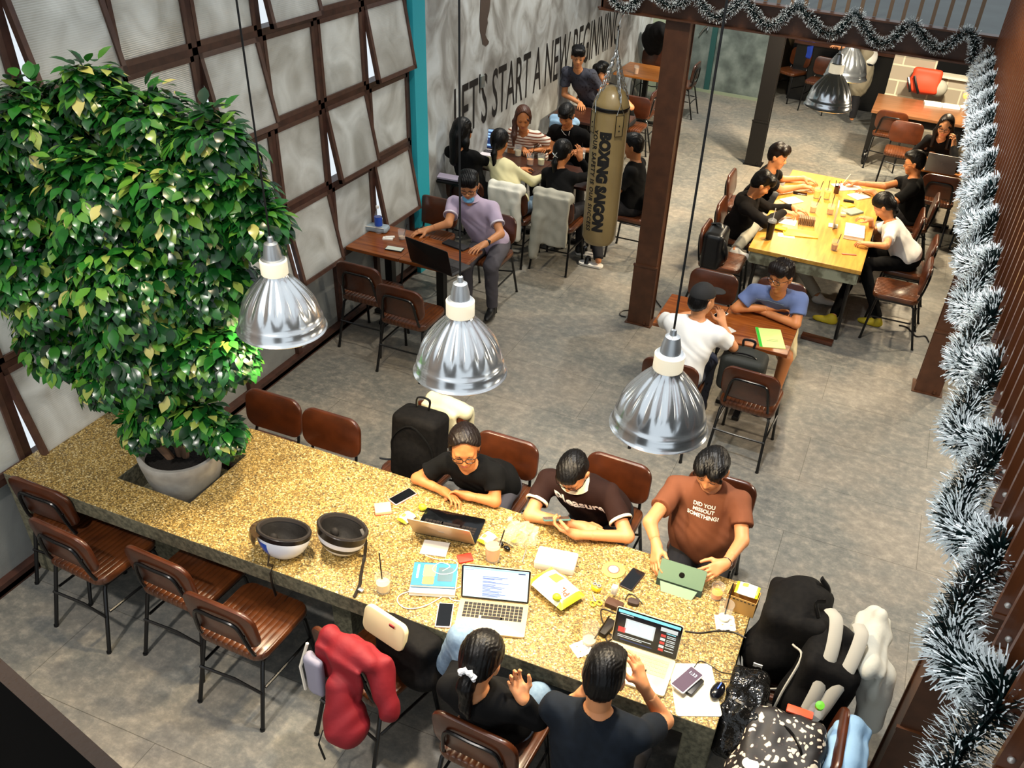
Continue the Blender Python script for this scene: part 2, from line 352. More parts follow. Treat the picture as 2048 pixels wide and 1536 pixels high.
MB().tube([(.18, -.09, .98), (.18, -.05, 1.02), (.18, -.03, 1.05)], .012).tube([(.06, -.09, .9), (.12, -.1, 1.0), (.18, -.09, 1.05)], .012).build('door_handle', mat('chrome', '#d8d8d8', .18, 1), d)
struct(MB().box((-2.9, 15.9, .02), (1.3, .04, .05)).build('baseboard_back', mat('trim_green', '#7f8a74', .5), smooth=False))
struct(MB().box((-4.1, 15.4, 1.35), (.35, .1, 2.7)).build('wall_back_corner', mat('pale_green', '#9aa58c', .6), smooth=False))
struct(MB().box((-2.36, 17.2, 1.35), (.09, 2.5, 2.7)).build('wall_passage', mat('passage_wood', '#8a7457', .6), smooth=False))
struct(MB().box((.5, 18.6, 1.35), (9, .1, 2.7)).build('wall_far', mat('dark_wall', '#1c1b1c', .7), smooth=False))
struct(MB().box((3.6, 9, 1.4), (.1, 19, 2.8)).build('wall_right', mat('dark_wall2', '#34302d', .7), smooth=False))
# low concrete block wall in the far right corner
m, nt, b, nd, lk = nodes('block_wall')
tc = nd.new('ShaderNodeTexCoord'); mp = nd.new('ShaderNodeMapping'); mp.inputs['Rotation'].default_value = (math.radians(90), 0, 0); lk.new(tc.outputs['Object'], mp.inputs[0])
br = nd.new('ShaderNodeTexBrick'); br.inputs['Scale'].default_value = 1; br.inputs['Mortar Size'].default_value = .012; br.inputs['Brick Width'].default_value = .46; br.inputs['Row Height'].default_value = .215
br.inputs['Color1'].default_value = lin('#b3a794'); br.inputs['Color2'].default_value = lin('#a49783'); br.inputs['Mortar'].default_value = lin('#dccfb4'); lk.new(mp.outputs[0], br.inputs['Vector']); lk.new(br.outputs[0], b.inputs['Base Color']); b.inputs['Roughness'].default_value = .85
BLK = MATS['block_wall']
zt = aty(1790, 112, 15.0); zr = aty(1900, 157, 15.0)
bw = MB(); xs = aty(1873, 135, 15).x
bw.box(((zt.x + xs) / 2, 15.1, zt.z / 2), (xs - zt.x, .2, zt.z)).box(((xs + 3.5) / 2, 15.1, zr.z / 2), (3.5 - xs, .2, zr.z))
struct(bw.build('wall_block', BLK, smooth=False))
struct(MB().box(((xs + 3.5) / 2, 15.08, zr.z + .015), (3.5 - xs, .26, .03)).build('trim_2', mat('cap', '#efe6cf', .5), smooth=False))
# columns
def column(n, x, y, h=2.67, w=.2, dpt=.17, m=BROWN):
    c = MB(); c.box((0, -dpt / 2 + .006, h / 2), (w, .012, h)); c.box((0, dpt / 2 - .006, h / 2), (w, .012, h)); c.box((0, 0, h / 2), (w * .9, dpt - .02, h))
    c.box((0, -dpt / 2 - .004, .30), (w + .02, .012, .60)); c.box((0, -dpt / 2 - .006, .60), (w + .03, .02, .02)); c.box((0, 0, .004), (w + .06, dpt + .06, .008))
    c.tube([(w * .3, -dpt / 2 - .015, .02), (w * .3, -dpt / 2 - .015, .05)], .014)
    o = c.build(n, m, smooth=False); o.location = (x, y, 0); return struct(o)
column('column_1', -1.83, 7.42); column('column_2', .84, 7.45); column('column_3', .86, 3.16, w=.2, dpt=.2); column('column_4', -1.80, 12.62, m=mat('black_column', '#0e0c0c', .4)); column('column_5', 1.12, 11.9, w=.2, dpt=.2, m=DARKBR)
# mezzanine: edge beams, slab
sl = MB(); sl.box((.57, 13.0, 2.77), (6.06, 11.2, .2)); sl.box((2.08, 3.4, 2.77), (3.02, 8.0, .2))
struct(sl.build('mezzanine_slab', [mat('mezz_floor', '#3b4541', .5, noise=(5, '#2b322f', .3, .7))], smooth=False))
bm_ = MB(); bm_.box((-1.0, 7.36, 2.77), (2.95, .02, .2)); bm_.box((-1.0, 7.33, 2.675), (2.95, .09, .012)); bm_.box((-1.0, 7.33, 2.868), (2.95, .09, .012))
bm_.box((-2.47, 9.5, 2.77), (.02, 4.3, .2)); bm_.box((-2.46, 9.5, 2.675), (.09, 4.3, .012))
bm_.box((.55, 3.6, 2.77), (.02, 7.6, .2)); bm_.box((.56, 3.6, 2.675), (.06, 7.6, .012))
struct(bm_.build('trim_3', BROWN, smooth=False))
# balusters
BAL = mat('baluster_brown', '#7c4726', .3, noise=(30, '#532d18', .3, .7, (1, 1, .12)), coat=.4)
BOLT = mat('bolt', '#e8e4dc', .3, .5)
r = tag(empty('slatted_railing', (.47, 0, 2.79)), 'long brown railing of flat vertical bars along the right side of the mezzanine', 'railing')
k = 0; y = .95
ys = []
while y < 7.2: ys.append(y); y += .098
bb = MB().box((0, 0, .60), (.045, .014, 1.30)).box((-.004, 0, -.045), (.03, .02, .012)); me0 = None
for y in ys:
    if me0 is None:
        o = bb.build('baluster', BAL, r, smooth=False); me0 = o
        o2 = MB().ball((-.005, -.009, -.01), .007, 6).build('bolt', BOLT, o)
        me1 = o2
    else:
        o = me0.copy(); COL.objects.link(o); o2 = me1.copy(); COL.objects.link(o2); o2.parent = o
    o.location = (0, y, 0)
MB().box((.03, 4.1, 1.25), (.09, 6.4, .04)).box((.045, 4.1, .06), (.03, 6.4, .04)).build('rail', BAL, r, smooth=False)
r2 = tag(empty('slatted_railing', (0, 7.40, 2.876)), 'brown railing of thin vertical bars across the far mezzanine edge', 'railing')
FB = mat('baluster_far', '#77604a', .45)
o0 = None; x = -2.4
while x < .36:
    if o0 is None: o0 = MB().box((0, 0, .53), (.026, .03, 1.06)).build('baluster', FB, r2, smooth=False); o = o0
    else: o = o0.copy(); COL.objects.link(o)
    o.location = (x, 0, 0); x += .1
MB().box((-1.02, 0, 1.08), (2.95, .06, .04)).build('rail', FB, r2, smooth=False)
# ---------------------------------------------------------------- window wall
FR = mat('window_brown', '#4a2e25', .45, noise=(14, '#33201a', .3, .7))
SASH = mat('sash_brown', '#5b4033', .45, noise=(14, '#46302a', .3, .7))
def pane_mat(name, a, c, tr):
    m, nt, b, nd, lk = nodes(name)
    tc = nd.new('ShaderNodeTexCoord'); n = nd.new('ShaderNodeTexNoise'); n.inputs['Scale'].default_value = 3.2; n.inputs['Detail'].default_value = 6; n.inputs['Distortion'].default_value = 1.2
    oi = nd.new('ShaderNodeObjectInfo'); va = nd.new('ShaderNodeVectorMath'); va.operation = 'ADD'; lk.new(tc.outputs['Object'], va.inputs[0]); lk.new(oi.outputs['Location'], va.inputs[1]); lk.new(va.outputs[0], n.inputs['Vector'])
    r = ramp(nd, [(.3, a), (.7, c)]); lk.new(n.outputs[0], r.inputs[0])
    w = nd.new('ShaderNodeTexWave'); w.bands_direction = 'Z'; w.inputs['Scale'].default_value = 28; lk.new(tc.outputs['Object'], w.inputs['Vector'])
    bu = nd.new('ShaderNodeBump'); bu.inputs['Strength'].default_value = .25; bu.inputs['Distance'].default_value = .004; lk.new(w.outputs['Fac'], bu.inputs['Height'])
    t = nd.new('ShaderNodeBsdfTranslucent'); g = nd.new('ShaderNodeBsdfGlossy'); g.inputs['Roughness'].default_value = .28; d = nd.new('ShaderNodeBsdfDiffuse')
    lk.new(r.outputs[0], t.inputs[0]); lk.new(r.outputs[0], d.inputs[0]); lk.new(bu.outputs[0], g.inputs['Normal']); lk.new(bu.outputs[0], t.inputs['Normal'])
    m1 = nd.new('ShaderNodeMixShader'); m1.inputs[0].default_value = tr; m2 = nd.new('ShaderNodeMixShader'); m2.inputs[0].default_value = .10
    lk.new(d.outputs[0], m1.inputs[1]); lk.new(t.outputs[0], m1.inputs[2]); lk.new(m1.outputs[0], m2.inputs[1]); lk.new(g.outputs[0], m2.inputs[2])
    lk.new(m2.outputs[0], nd['Material Output'].inputs[0]); return m
PANE = pane_mat('polycarbonate', '#c9c5bb', '#efede6', .72)
PANEL = pane_mat('grey_panel', '#8d8f8c', '#a3a5a2', .35)
YK = [1.46, 2.10, 2.75, 3.39, 4.03, 4.67, 5.31, 5.95, 6.60, 7.28]; ZK = [.04, .68, 1.32, 1.96, 2.59, 3.23, 3.87, 4.5]
g = MB()
for y in YK: g.box((XW, y, 2.3), (.09, .05, 4.6))
for i, z in enumerate(ZK): g.box((XW, (YK[0] + YK[-1]) / 2, z), (.09 if i else .12, YK[-1] - YK[0], .045 if i else .08))
struct(g.build('trim_4', FR, smooth=False))
struct(MB().box((XW + .035, 4.4, .03), (.05, 5.8, .035)).box((XW - .1, -.6, 2.3), (.2, 4.2, 4.6)).build('baseboard_left', mat('sill_brown', '#76604c', .5), smooth=False))
OPEN = {(4, 3), (4, 6), (3, 5), (3, 8), (2, 7), (1, 8), (1, 6), (1, 5), (2, 4), (1, 2), (4, 1)}
wn = 0
for ri in range(7):
    for ci in range(9):
        y0, y1, z0, z1 = YK[ci] + .025, YK[ci + 1] - .025, ZK[ri] + .022, ZK[ri + 1] - .022
        wn += 1; w_, h_ = y1 - y0, z1 - z0
        if ri == 0:
            o = MB().box((0, 0, -h_ / 2), (.012, w_, h_)).build('window_%d' % wn, PANEL, smooth=False); o.location = (XW, (y0 + y1) / 2, z1); struct(o); continue
        e = struct(empty('window_%d' % wn, (XW + .03, (y0 + y1) / 2, z1)))
        op = (ri, ci) in OPEN
        e.rotation_euler = (0, -math.radians(10.0 if op else 0), 0)
        s = .032; fr = MB()
        for yy in (-w_ / 2 + s / 2, w_ / 2 - s / 2): fr.box((0, yy, -h_ / 2), (.035, s, h_))
        for zz in (-s / 2, -h_ + s / 2): fr.box((0, 0, zz), (.035, w_, s))
        fr.build('window_frame', SASH, e, smooth=False)
        MB().box((0, 0, -h_ / 2), (.008, w_ - 2 * s, h_ - 2 * s)).build('pane', PANE, e, smooth=False)
# ---------------------------------------------------------------- stair stringer beside the camera
a, b_ = at(-260, 1082, 2.6), at(330, 1612, 2.6); c_, d_ = at(-260, 1128, 2.6), at(270, 1606, 2.6)
st = MB(); st.add([a, b_, d_, c_, a - Vector((0, 0, 1.5)), b_ - Vector((0, 0, 1.5)), d_ - Vector((0, 0, 1.5)), c_ - Vector((0, 0, 1.5))], [(0, 3, 2, 1), (0, 1, 5, 4), (3, 7, 6, 2), (1, 2, 6, 5), (0, 4, 7, 3), (4, 5, 6, 7)], 0); st.m = [0, 1, 1, 1, 1, 1]
struct(st.build('trim_5', [mat('stringer_paint', '#3a2a1c', .14, bump=(60, .5, .006)), mat('matte_black', '#030303', .95, spec=.05)], smooth=False))
# ---------------------------------------------------------------- tinsel garlands
def catmull(P, n=10):
    P = [Vector(p) for p in P]; P = [2 * P[0] - P[1]] + P + [2 * P[-1] - P[-2]]; out = []
    for i in range(1, len(P) - 2):
        for k in range(n):
            t = k / n; a, b, c, d = P[i - 1:i + 3]
            out.append(.5 * ((2 * b) + (c - a) * t + (2 * a - 5 * b + 4 * c - d) * t * t + (3 * b - a - 3 * c + d) * t ** 3))
    out.append(P[-2]); return out
TG, TW = mat('tinsel_green', '#06201f', .4), mat('tinsel_white', '#f6fcfc', .5)
def garland(path, R, dens, w, name, label):
    mb = MB(); rnd = random.Random(3); acc = 0
    mb.tube(path[::2] + ([path[-1]] if len(path) % 2 == 0 else []), .008, 5)
    vs = []; fs = []; ms = []
    for p, q in zip(path[:-1], path[1:]):
        L = (q - p).length; acc += L * dens; t = (q - p).normalized()
        while acc > 0:
            acc -= 1; c = p.lerp(q, rnd.random()); u = t.orthogonal().normalized(); u.rotate(Quaternion(t, rnd.random() * 6.283))
            r = R * (.72 + .34 * rnd.random()); dr = (u + t * rnd.uniform(-.45, .45)).normalized(); s = dr.cross(t).normalized() if rnd.random() < .5 else dr.cross(u + Vector((.3, .2, .1))).normalized()
            bend = Vector((rnd.uniform(-.14, .14), rnd.uniform(-.14, .14), rnd.uniform(-.14, .1))) * r
            e1 = c + dr * r * .58; e2 = c + dr * r + bend; o = len(vs); f = .66 + .16 * rnd.random()
            e1 = c + dr * r * f + bend * f * f
            vs += [c - s * w * .5, c + s * w * .5, e1 - s * w * .5, e1 + s * w * .5, e2 - s * w * .4, e2 + s * w * .4]
            fs += [(o, o + 1, o + 3, o + 2), (o + 2, o + 3, o + 5, o + 4)]; ms += [0, 1]
    o = len(mb.v); mb.v += [tuple(v) for v in vs]; mb.f += [tuple(i + o for i in f) for f in fs]; mb.m += ms
    return tag(mb.build(name, [TG, TW], smooth=False), label, 'garland')
pts = [(1222, -25), (1228, 0), (1250, 17), (1272, 2), (1290, -25), (1310, -8), (1340, 12), (1368, 2), (1388, -18), (1402, 8), (1430, 34), (1455, 26), (1478, 4), (1492, -2), (1508, 26), (1530, 50), (1555, 46), (1580, 22), (1598, 12), (1618, 34), (1645, 62), (1672, 66), (1694, 44), (1712, 26), (1730, 56), (1755, 84), (1782, 82), (1806, 58), (1826, 46), (1848, 76), (1876, 98), (1902, 88), (1925, 66), (1944, 66), (1950, 92), (1945, 118), (1958, 128)]
garland(catmull([aty(u, v, 7.28) for u, v in pts], 6), .052, 3200, .0034, 'tinsel_garland', 'frosted tinsel garland swagged along the far mezzanine beam above the tables')
import itertools
gp = []; y = 7.15
i = 0
while y > 1.0:
    gp.append((.45, y, 2.79)); gp.append((.40, y - .10, 2.715)); gp.append((.385, y - .21, 2.685)); gp.append((.41, y - .32, 2.72)); y -= .42
garland(catmull(gp, 6), .072, 4200, .0030, 'tinsel_garland', 'frosted green tinsel garland looping down the bar ends of the right-hand railing')
# ================================================================ pendant lamps
ALU = mat('spun_aluminium', '#dfe3e6', .2, .9, bump=(5, .15, .01))
ALU2 = mat('cast_aluminium', '#c4c8cb', .4, .8)
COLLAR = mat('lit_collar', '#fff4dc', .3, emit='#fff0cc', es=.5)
INNER = mat('lamp_inside', '#e9e6df', .5)
BULB = mat('bulb_glass', '#fff4dc', .3, emit='#ffe2ae', es=25)
CORD = mat('cord_black', '#141414', .5)
def pendant(x, y, z, top, label, power, group, s=1.0):
    r = tag(empty('pendant_lamp', (x, y, z)), label, 'pendant lamp', group)
    def fold(t, zz):
        w = max(0, min(1, (zz - .095 * s) / (.05 * s))) * max(0, min(1, (.275 * s - zz) / (.02 * s))); return 1 + .035 * w * (abs(math.cos(8 * t)) * 2 - 1)
    pr = [(.205, 0), (.2085, .004), (.204, .010), (.198, .014), (.194, .045), (.191, .060), (.188, .062), (.183, .085), (.176, .105), (.166, .130), (.153, .155), (.138, .178), (.120, .202), (.100, .226), (.080, .248), (.062, .268), (.058, .28)]
    outer = [(a * s, b * s) for a, b in pr]; inner = [((a - .004) * s, b * s) for a, b in pr][::-1]
    k = len(outer)
    sh = MB().lathe(outer, 96, 0, fold=fold); sh.build('shade', ALU, r, angle=60)
    MB().lathe(inner, 48, 0, fold=fold).build('shade_lining', INNER, r)
    MB().lathe([(.058 * s, .278 * s), (.061 * s, .282 * s), (.061 * s, .345 * s), (.055 * s, .352 * s)], 32).build('collar', COLLAR, r)
    MB().lathe([(.055 * s, .352 * s), (.042 * s, .356 * s), (.039 * s, .385 * s), (.033 * s, .41 * s), (.030 * s, .425 * s), (.014 * s, .432 * s), (.012 * s, .455 * s), (.006 * s, .46 * s)], 32).build('cap', ALU2, r)
    MB().ball((0, 0, .20 * s), .038 * s, 10).build('bulb', BULB, r)
    MB().tube([(0, 0, .455 * s), (0, 0, top - z)], .0045, 6).build('cord', CORD, r)
    l = lamp('pendant_light', 'SPOT', (x, y, z + .145 * s), power, WARM, .035, (x, y, 0), math.radians(150), .3); return r
for (u, v), t, pw in (((565, 655), 'nearest the leafy tree', 100), ((921, 741), 'middle one of the row above the long stone table', 95), ((1317, 851), 'closest to the right, above the person holding the tablet', 95)):
    p = aty(u, v, 3.0); pendant(p.x, p.y, p.z, 6.2, 'polished aluminium pendant lamp, ' + t, pw, 'pendant lamps above the long stone table')
p = aty(1655, 213, 8.3); pendant(p.x, p.y, p.z, 2.66, 'aluminium pendant lamp over the wooden study table, in front of its twin', 150, 'pendant lamps under the mezzanine')
p = aty(1690, 155, 9.5); pendant(p.x, p.y, p.z, 2.66, 'aluminium pendant lamp partly hidden behind its twin under the mezzanine', 150, 'pendant lamps under the mezzanine')
# ================================================================ furniture
def leather(name, a, c, ribs=True):
    m, nt, b, nd, lk = nodes(name)
    tc = nd.new('ShaderNodeTexCoord'); n = nd.new('ShaderNodeTexNoise'); n.inputs['Scale'].default_value = 6; n.inputs['Detail'].default_value = 5; lk.new(tc.outputs['Object'], n.inputs['Vector'])
    r = ramp(nd, [(.3, a), (.7, c)]); lk.new(n.outputs[0], r.inputs[0]); lk.new(r.outputs[0], b.inputs['Base Color'])
    b.inputs['Roughness'].default_value = .33; b.inputs['Coat Weight'].default_value = .35; b.inputs['Coat Roughness'].default_value = .2
    if ribs:
        w = nd.new('ShaderNodeTexWave'); w.bands_direction = 'X'; w.inputs['Scale'].default_value = 9.6; w.wave_profile = 'SIN'; lk.new(tc.outputs['Object'], w.inputs['Vector'])
        p = nd.new('ShaderNodeMath'); p.operation = 'POWER'; p.inputs[1].default_value = .3; lk.new(w.outputs['Fac'], p.inputs[0])
        bu = nd.new('ShaderNodeBump'); bu.inputs['Strength'].default_value = .8; bu.inputs['Distance'].default_value = .006; lk.new(p.outputs[0], bu.inputs['Height']); lk.new(bu.outputs[0], b.inputs['Normal'])
    return m
LEA = leather('brown_leather', '#3a1c0c', '#693818'); LEAB = leather('brown_leather_back', '#321508', '#5a2b12', False)
BLK_M = mat('black_steel', '#0c0c0d', .28)
def chair_proto():
    r = empty('dining_chair', (0, 0, 0))
    MB().slab(rrect(.42, .42, .07, 5, 0, 0), .435, .485, .016).build('seat', LEA, r)
    # backrest: curved panel leaning back
    bk = MB(); out = rrect(.43, .275, .085, 6, 0, .665)
    bk.slab(out, -.016, .016, .012, M=Matrix(((1, 0, 0, 0), (0, 0, -1, 0), (0, 1, 0, 0), (0, 0, 0, 1))))
    bk.v = [(x, y - .19 - (z - .52) * .12 + .22 * x * x, z) for x, y, z in bk.v]
    bk.build('backrest', LEAB, r)
    f = MB(); R_ = .010
    f.tube(catmull([(-.165, -.15, .43), (-.165, -.20, .49), (-.15, -.225, .60), (-.135, -.235, .68), (-.10, -.24, .715), (0, -.245, .72), (.10, -.24, .715), (.135, -.235, .68), (.15, -.225, .60), (.165, -.20, .49), (.165, -.15, .43)], 3), R_, 8)
    for s in (-1, 1):
        for z in (.60, .64): f.ball((s * .148, -.226, z), .009, 5)
    f.build('back_frame', BLK_M, r)
    g = MB(); g.tube([(-.19, -.17, .428), (.19, -.17, .428), (.19, .17, .428), (-.19, .17, .428)], R_, 8, closed=True)
    g.tube([(-.20, -.235, .24), (0, -.21, .22), (.20, -.235, .24)], .008, 6)
    g.tube([(-.195, -.20, .25), (-.20, .17, .25)], .008, 6).tube([(.195, -.20, .25), (.20, .17, .25)], .008, 6)
    g.build('seat_frame', BLK_M, r)
    for s in (-1, 1):
        MB().tube([(s * .17, -.15, .43), (s * .185, -.18, .40), (s * .205, -.285, .008)], .0115, 8).tube([(s * .205, -.286, .012), (s * .205, -.288, 0)], .014, 8).build('leg', BLK_M, r)
        MB().tube([(s * .17, .15, .43), (s * .185, .165, .40), (s * .205, .205, .008)], .0115, 8).tube([(s * .205, .206, .012), (s * .205, .206, 0)], .014, 8).build('leg', BLK_M, r)
    note(r); return r
CH0 = chair_proto(); _used = [False]
def chair(x, y, rz, label, group):
    if not _used[0]: o = CH0; _used[0] = True
    else: o = copy_tree(CH0)
    o.location = (x, y, 0); o.rotation_euler = (0, 0, math.radians(rz)); return tag(o, label, 'chair', group)
G1, G2, G3, G4, G5, G6, G7 = 'chairs on the near side of the stone table', 'chairs on the far side of the stone table', 'chairs by the window table', 'chairs around the group table at the plaster wall', 'chairs around the wooden study table', 'chairs around the small double table', 'chairs at the back of the room'
bc = 'brown leather chair, '
for a in [(-3.90, 2.74, 0, bc + 'pushed in at the window end of the stone table', G1), (-3.52, 2.52, -4, bc + 'second from the window on the near side of the stone table', G1),
          (-2.93, 2.57, -3, bc + 'tucked in below the helmet with the blue patch', G1), (-2.45, 2.44, -2, bc + 'pulled out below the two helmets, seat in full view', G1),
          (-1.72, 2.47, -14, bc + 'red jacket hanging on its back', G1), (-1.00, 2.32, -4, bc + 'under the person with the ponytail and white scrunchie', G1), (-.47, 2.10, 3, bc + 'under the person in navy at the end of the stone table', G1),
          (-3.30, 3.62, 180, bc + 'behind the plant pot across the stone table', G2), (-2.85, 3.60, 180, bc + 'on the far side of the stone table, back fully clear', G2),
          (-2.30, 3.98, 172, bc + 'black backpack leaning on it', G2), (-1.75, 3.88, 180, bc + 'under the person in the black V-neck top', G2), (-1.05, 3.98, 178, bc + 'under the person in the dark brown polo', G2), (-.42, 4.10, 180, bc + 'under the person in the lighter brown T-shirt', G2),
          (.27, 2.72, 90, bc + 'holding the patterned bag at the end of the stone table', 'chairs piled with bags'), (.30, 3.28, 90, bc + 'under the black backpacks and pale jacket', 'chairs piled with bags'),
          (-3.86, 5.95, 0, bc + 'empty and closest to the window, in front of the window table', G3), (-3.36, 5.75, 0, bc + 'empty, pulled out from the window table', G3),
          (-3.33, 7.10, 180, bc + 'under the person in the lilac polo shirt', G3), (-3.98, 7.16, 180, bc + 'in the corner by the teal post', G3),
          (-4.00, 8.18, 0, bc + 'under the person with long loose hair by the plaster wall', G4), (-3.50, 8.16, 0, bc + 'white jacket over its back', G4), (-3.02, 8.22, 0, bc + 'light grey jacket over its back', G4),
          (-3.88, 9.55, 180, bc + 'under the person in the striped top', G4), (-3.36, 9.62, 180, bc + 'under the person with the lanyard', G4), (-2.42, 8.82, 90, bc + 'half hidden behind the punching bag', G4),
          (-4.0, 12.05, 180, bc + 'under the smiling person in the patterned shirt', G7), (-3.42, 11.75, 180, bc + 'under the person behind the bag chains', G7), (-3.78, 10.44, 0, bc + 'pale denim jacket on its back', G7), (-3.50, 12.45, 90, bc + 'facing the plaster wall behind the bag', G7), (-3.40, 14.35, 90, bc + 'beyond the brown steel column by the far wall', G7), (-4.0, 14.6, 180, bc + 'against the far plaster wall with a dark bag on it', G7),
          (-1.15, 6.90, 180, bc + 'empty between the column and the person in blue', G6), (-.58, 7.02, 180, bc + 'under the person in the blue T-shirt', G6), (-1.08, 5.68, 0, bc + 'under the person in the black cap', G6), (-.50, 5.83, -3, bc + 'empty beside the person in the black cap', G6),
          (-1.27, 8.13, -90, bc + 'black bag slung on it, near left corner of the study table', G5), (-1.28, 8.82, -90, bc + 'under the person in the dark hoodie', G5), (-1.38, 9.72, -90, bc + 'under the person in profile at the study table', G5),
          (.38, 8.32, 90, bc + 'empty at the near right corner of the study table', G5), (.40, 8.92, 90, bc + 'under the person in the white T-shirt with bowed head', G5), (.24, 9.62, 92, bc + 'empty between two people on the right of the study table', G5), (.36, 10.20, 90, bc + 'under the person writing with a pen', G5),
          (.60, 11.17, 0, bc + 'in front of the open grey laptop', G7), (1.12, 11.2, 0, bc + 'beside the garland, right of the grey laptop table', G7), (.52, 12.35, 180, bc + 'under the person in glasses resting chin on hand', G7), (.08, 12.78, 180, bc + 'facing the camera with its seat lit', G7), (-.15, 13.62, 0, bc + 'pushed under the brown table with casters', G7)]: chair(*a)
# the long stone table with the planter hole
m, nt, b, nd, lk = nodes('pebble_stone')
tc = nd.new('ShaderNodeTexCoord'); v = nd.new('ShaderNodeTexVoronoi'); v.inputs['Scale'].default_value = 150; lk.new(tc.outputs['Object'], v.inputs['Vector'])
n = nd.new('ShaderNodeTexNoise'); n.inputs['Scale'].default_value = 5; n.inputs['Detail'].default_value = 6; lk.new(tc.outputs['Object'], n.inputs['Vector'])
n3 = nd.new('ShaderNodeTexNoise'); n3.inputs['Scale'].default_value = 70; n3.inputs['Detail'].default_value = 3; lk.new(tc.outputs['Object'], n3.inputs['Vector'])
sp = nd.new('ShaderNodeSeparateColor'); lk.new(v.outputs['Color'], sp.inputs[0])
r1 = ramp(nd, [(0, '#2b2416'), (.22, '#5b4b2c'), (.45, '#8a6f38'), (.7, '#b3944f'), (.9, '#d6bf7e'), (1, '#efe3b8')]); lk.new(sp.outputs[0], r1.inputs[0])
r2 = ramp(nd, [(.35, '#7d6433'), (.7, '#a88640')]); lk.new(n.outputs[0], r2.inputs[0])
mx = nd.new('ShaderNodeMixRGB'); mx.inputs[0].default_value = .7; lk.new(r2.outputs[0], mx.inputs[1]); lk.new(r1.outputs[0], mx.inputs[2])
r3 = ramp(nd, [(.30, '#3a2f1c'), (.40, '#ffffff')]); lk.new(n3.outputs[0], r3.inputs[0])
m2 = nd.new('ShaderNodeMixRGB'); m2.blend_type = 'MULTIPLY'; m2.inputs[0].default_value = .85; lk.new(mx.outputs[0], m2.inputs[1]); lk.new(r3.outputs[0], m2.inputs[2]); lk.new(m2.outputs[0], b.inputs['Base Color'])
b.inputs['Roughness'].default_value = .5
bu = nd.new('ShaderNodeBump'); bu.inputs['Strength'].default_value = .35; bu.inputs['Distance'].default_value = .003; lk.new(n3.outputs[0], bu.inputs['Height']); lk.new(bu.outputs[0], b.inputs['Normal'])
STONE = MATS['pebble_stone']
RAW = mat('raw_concrete', '#75705a', .85, noise=(45, '#4c4a3a', .35, .65), bump=(50, .7, .006))
tb = tag(empty('stone_table', (-2.14, 3.04, 0)), 'very long pebbled stone table with a square hole for the plant pot', 'table')
def lx(x): return x + 2.14
def ly(y): return y - 3.04
t = MB(); X0, X1, Y0, Y1, HX0, HX1, HY0, HY1 = -4.19, -.042, 2.56, 3.525, -3.60, -3.10, 2.80, 3.29
xs = [X0, HX0, HX1, X1]; ys = [Y0, HY0, HY1, Y1]
def gi(i, j, z): return z * 16 + i * 4 + j
vsT = [(lx(x), ly(y), z) for z in (.645, .75) for x in xs for y in ys]; ft = []; mi = []
for i in range(3):
    for j in range(3):
        if (i, j) == (1, 1): continue
        ft.append((gi(i, j, 1), gi(i + 1, j, 1), gi(i + 1, j + 1, 1), gi(i, j + 1, 1))); mi.append(0)
        ft.append((gi(i, j, 0), gi(i, j + 1, 0), gi(i + 1, j + 1, 0), gi(i + 1, j, 0))); mi.append(1)
for i in range(3):
    ft += [(gi(i, 0, 0), gi(i + 1, 0, 0), gi(i + 1, 0, 1), gi(i, 0, 1)), (gi(i + 1, 3, 0), gi(i, 3, 0), gi(i, 3, 1), gi(i + 1, 3, 1)), (gi(0, i + 1, 0), gi(0, i, 0), gi(0, i, 1), gi(0, i + 1, 1)), (gi(3, i, 0), gi(3, i + 1, 0), gi(3, i + 1, 1), gi(3, i, 1))]; mi += [1] * 4
ft += [(gi(2, 1, 0), gi(1, 1, 0), gi(1, 1, 1), gi(2, 1, 1)), (gi(1, 2, 0), gi(2, 2, 0), gi(2, 2, 1), gi(1, 2, 1)), (gi(1, 1, 0), gi(1, 2, 0), gi(1, 2, 1), gi(1, 1, 1)), (gi(2, 2, 0), gi(2, 1, 0), gi(2, 1, 1), gi(2, 2, 1))]; mi += [1] * 4
t.v, t.f, t.m = vsT, ft, mi
o = t.build('tabletop', [STONE, RAW], tb, smooth=False)
bv = o.modifiers.new('edge', 'BEVEL'); bv.width = .005; bv.segments = 2; bv.limit_method = 'ANGLE'
for xa, xb in ((X0, X0 + .12), (X1 - .14, X1)):
    MB().box((lx((xa + xb) / 2), 0, .3225), (xb - xa, Y1 - Y0 - .01, .645), bev=.004).build('leg', RAW, tb, smooth=False)
MB().box((lx(-2.2), 0, .3225), (.12, .4, .645)).build('leg', RAW, tb, smooth=False)
MB().box((lx(-3.35), ly(3.045), .56), (.5, .49, .03)).box((lx(-3.35), ly(3.045), .29), (.4, .4, .52)).build('pot_shelf', RAW, tb, smooth=False)
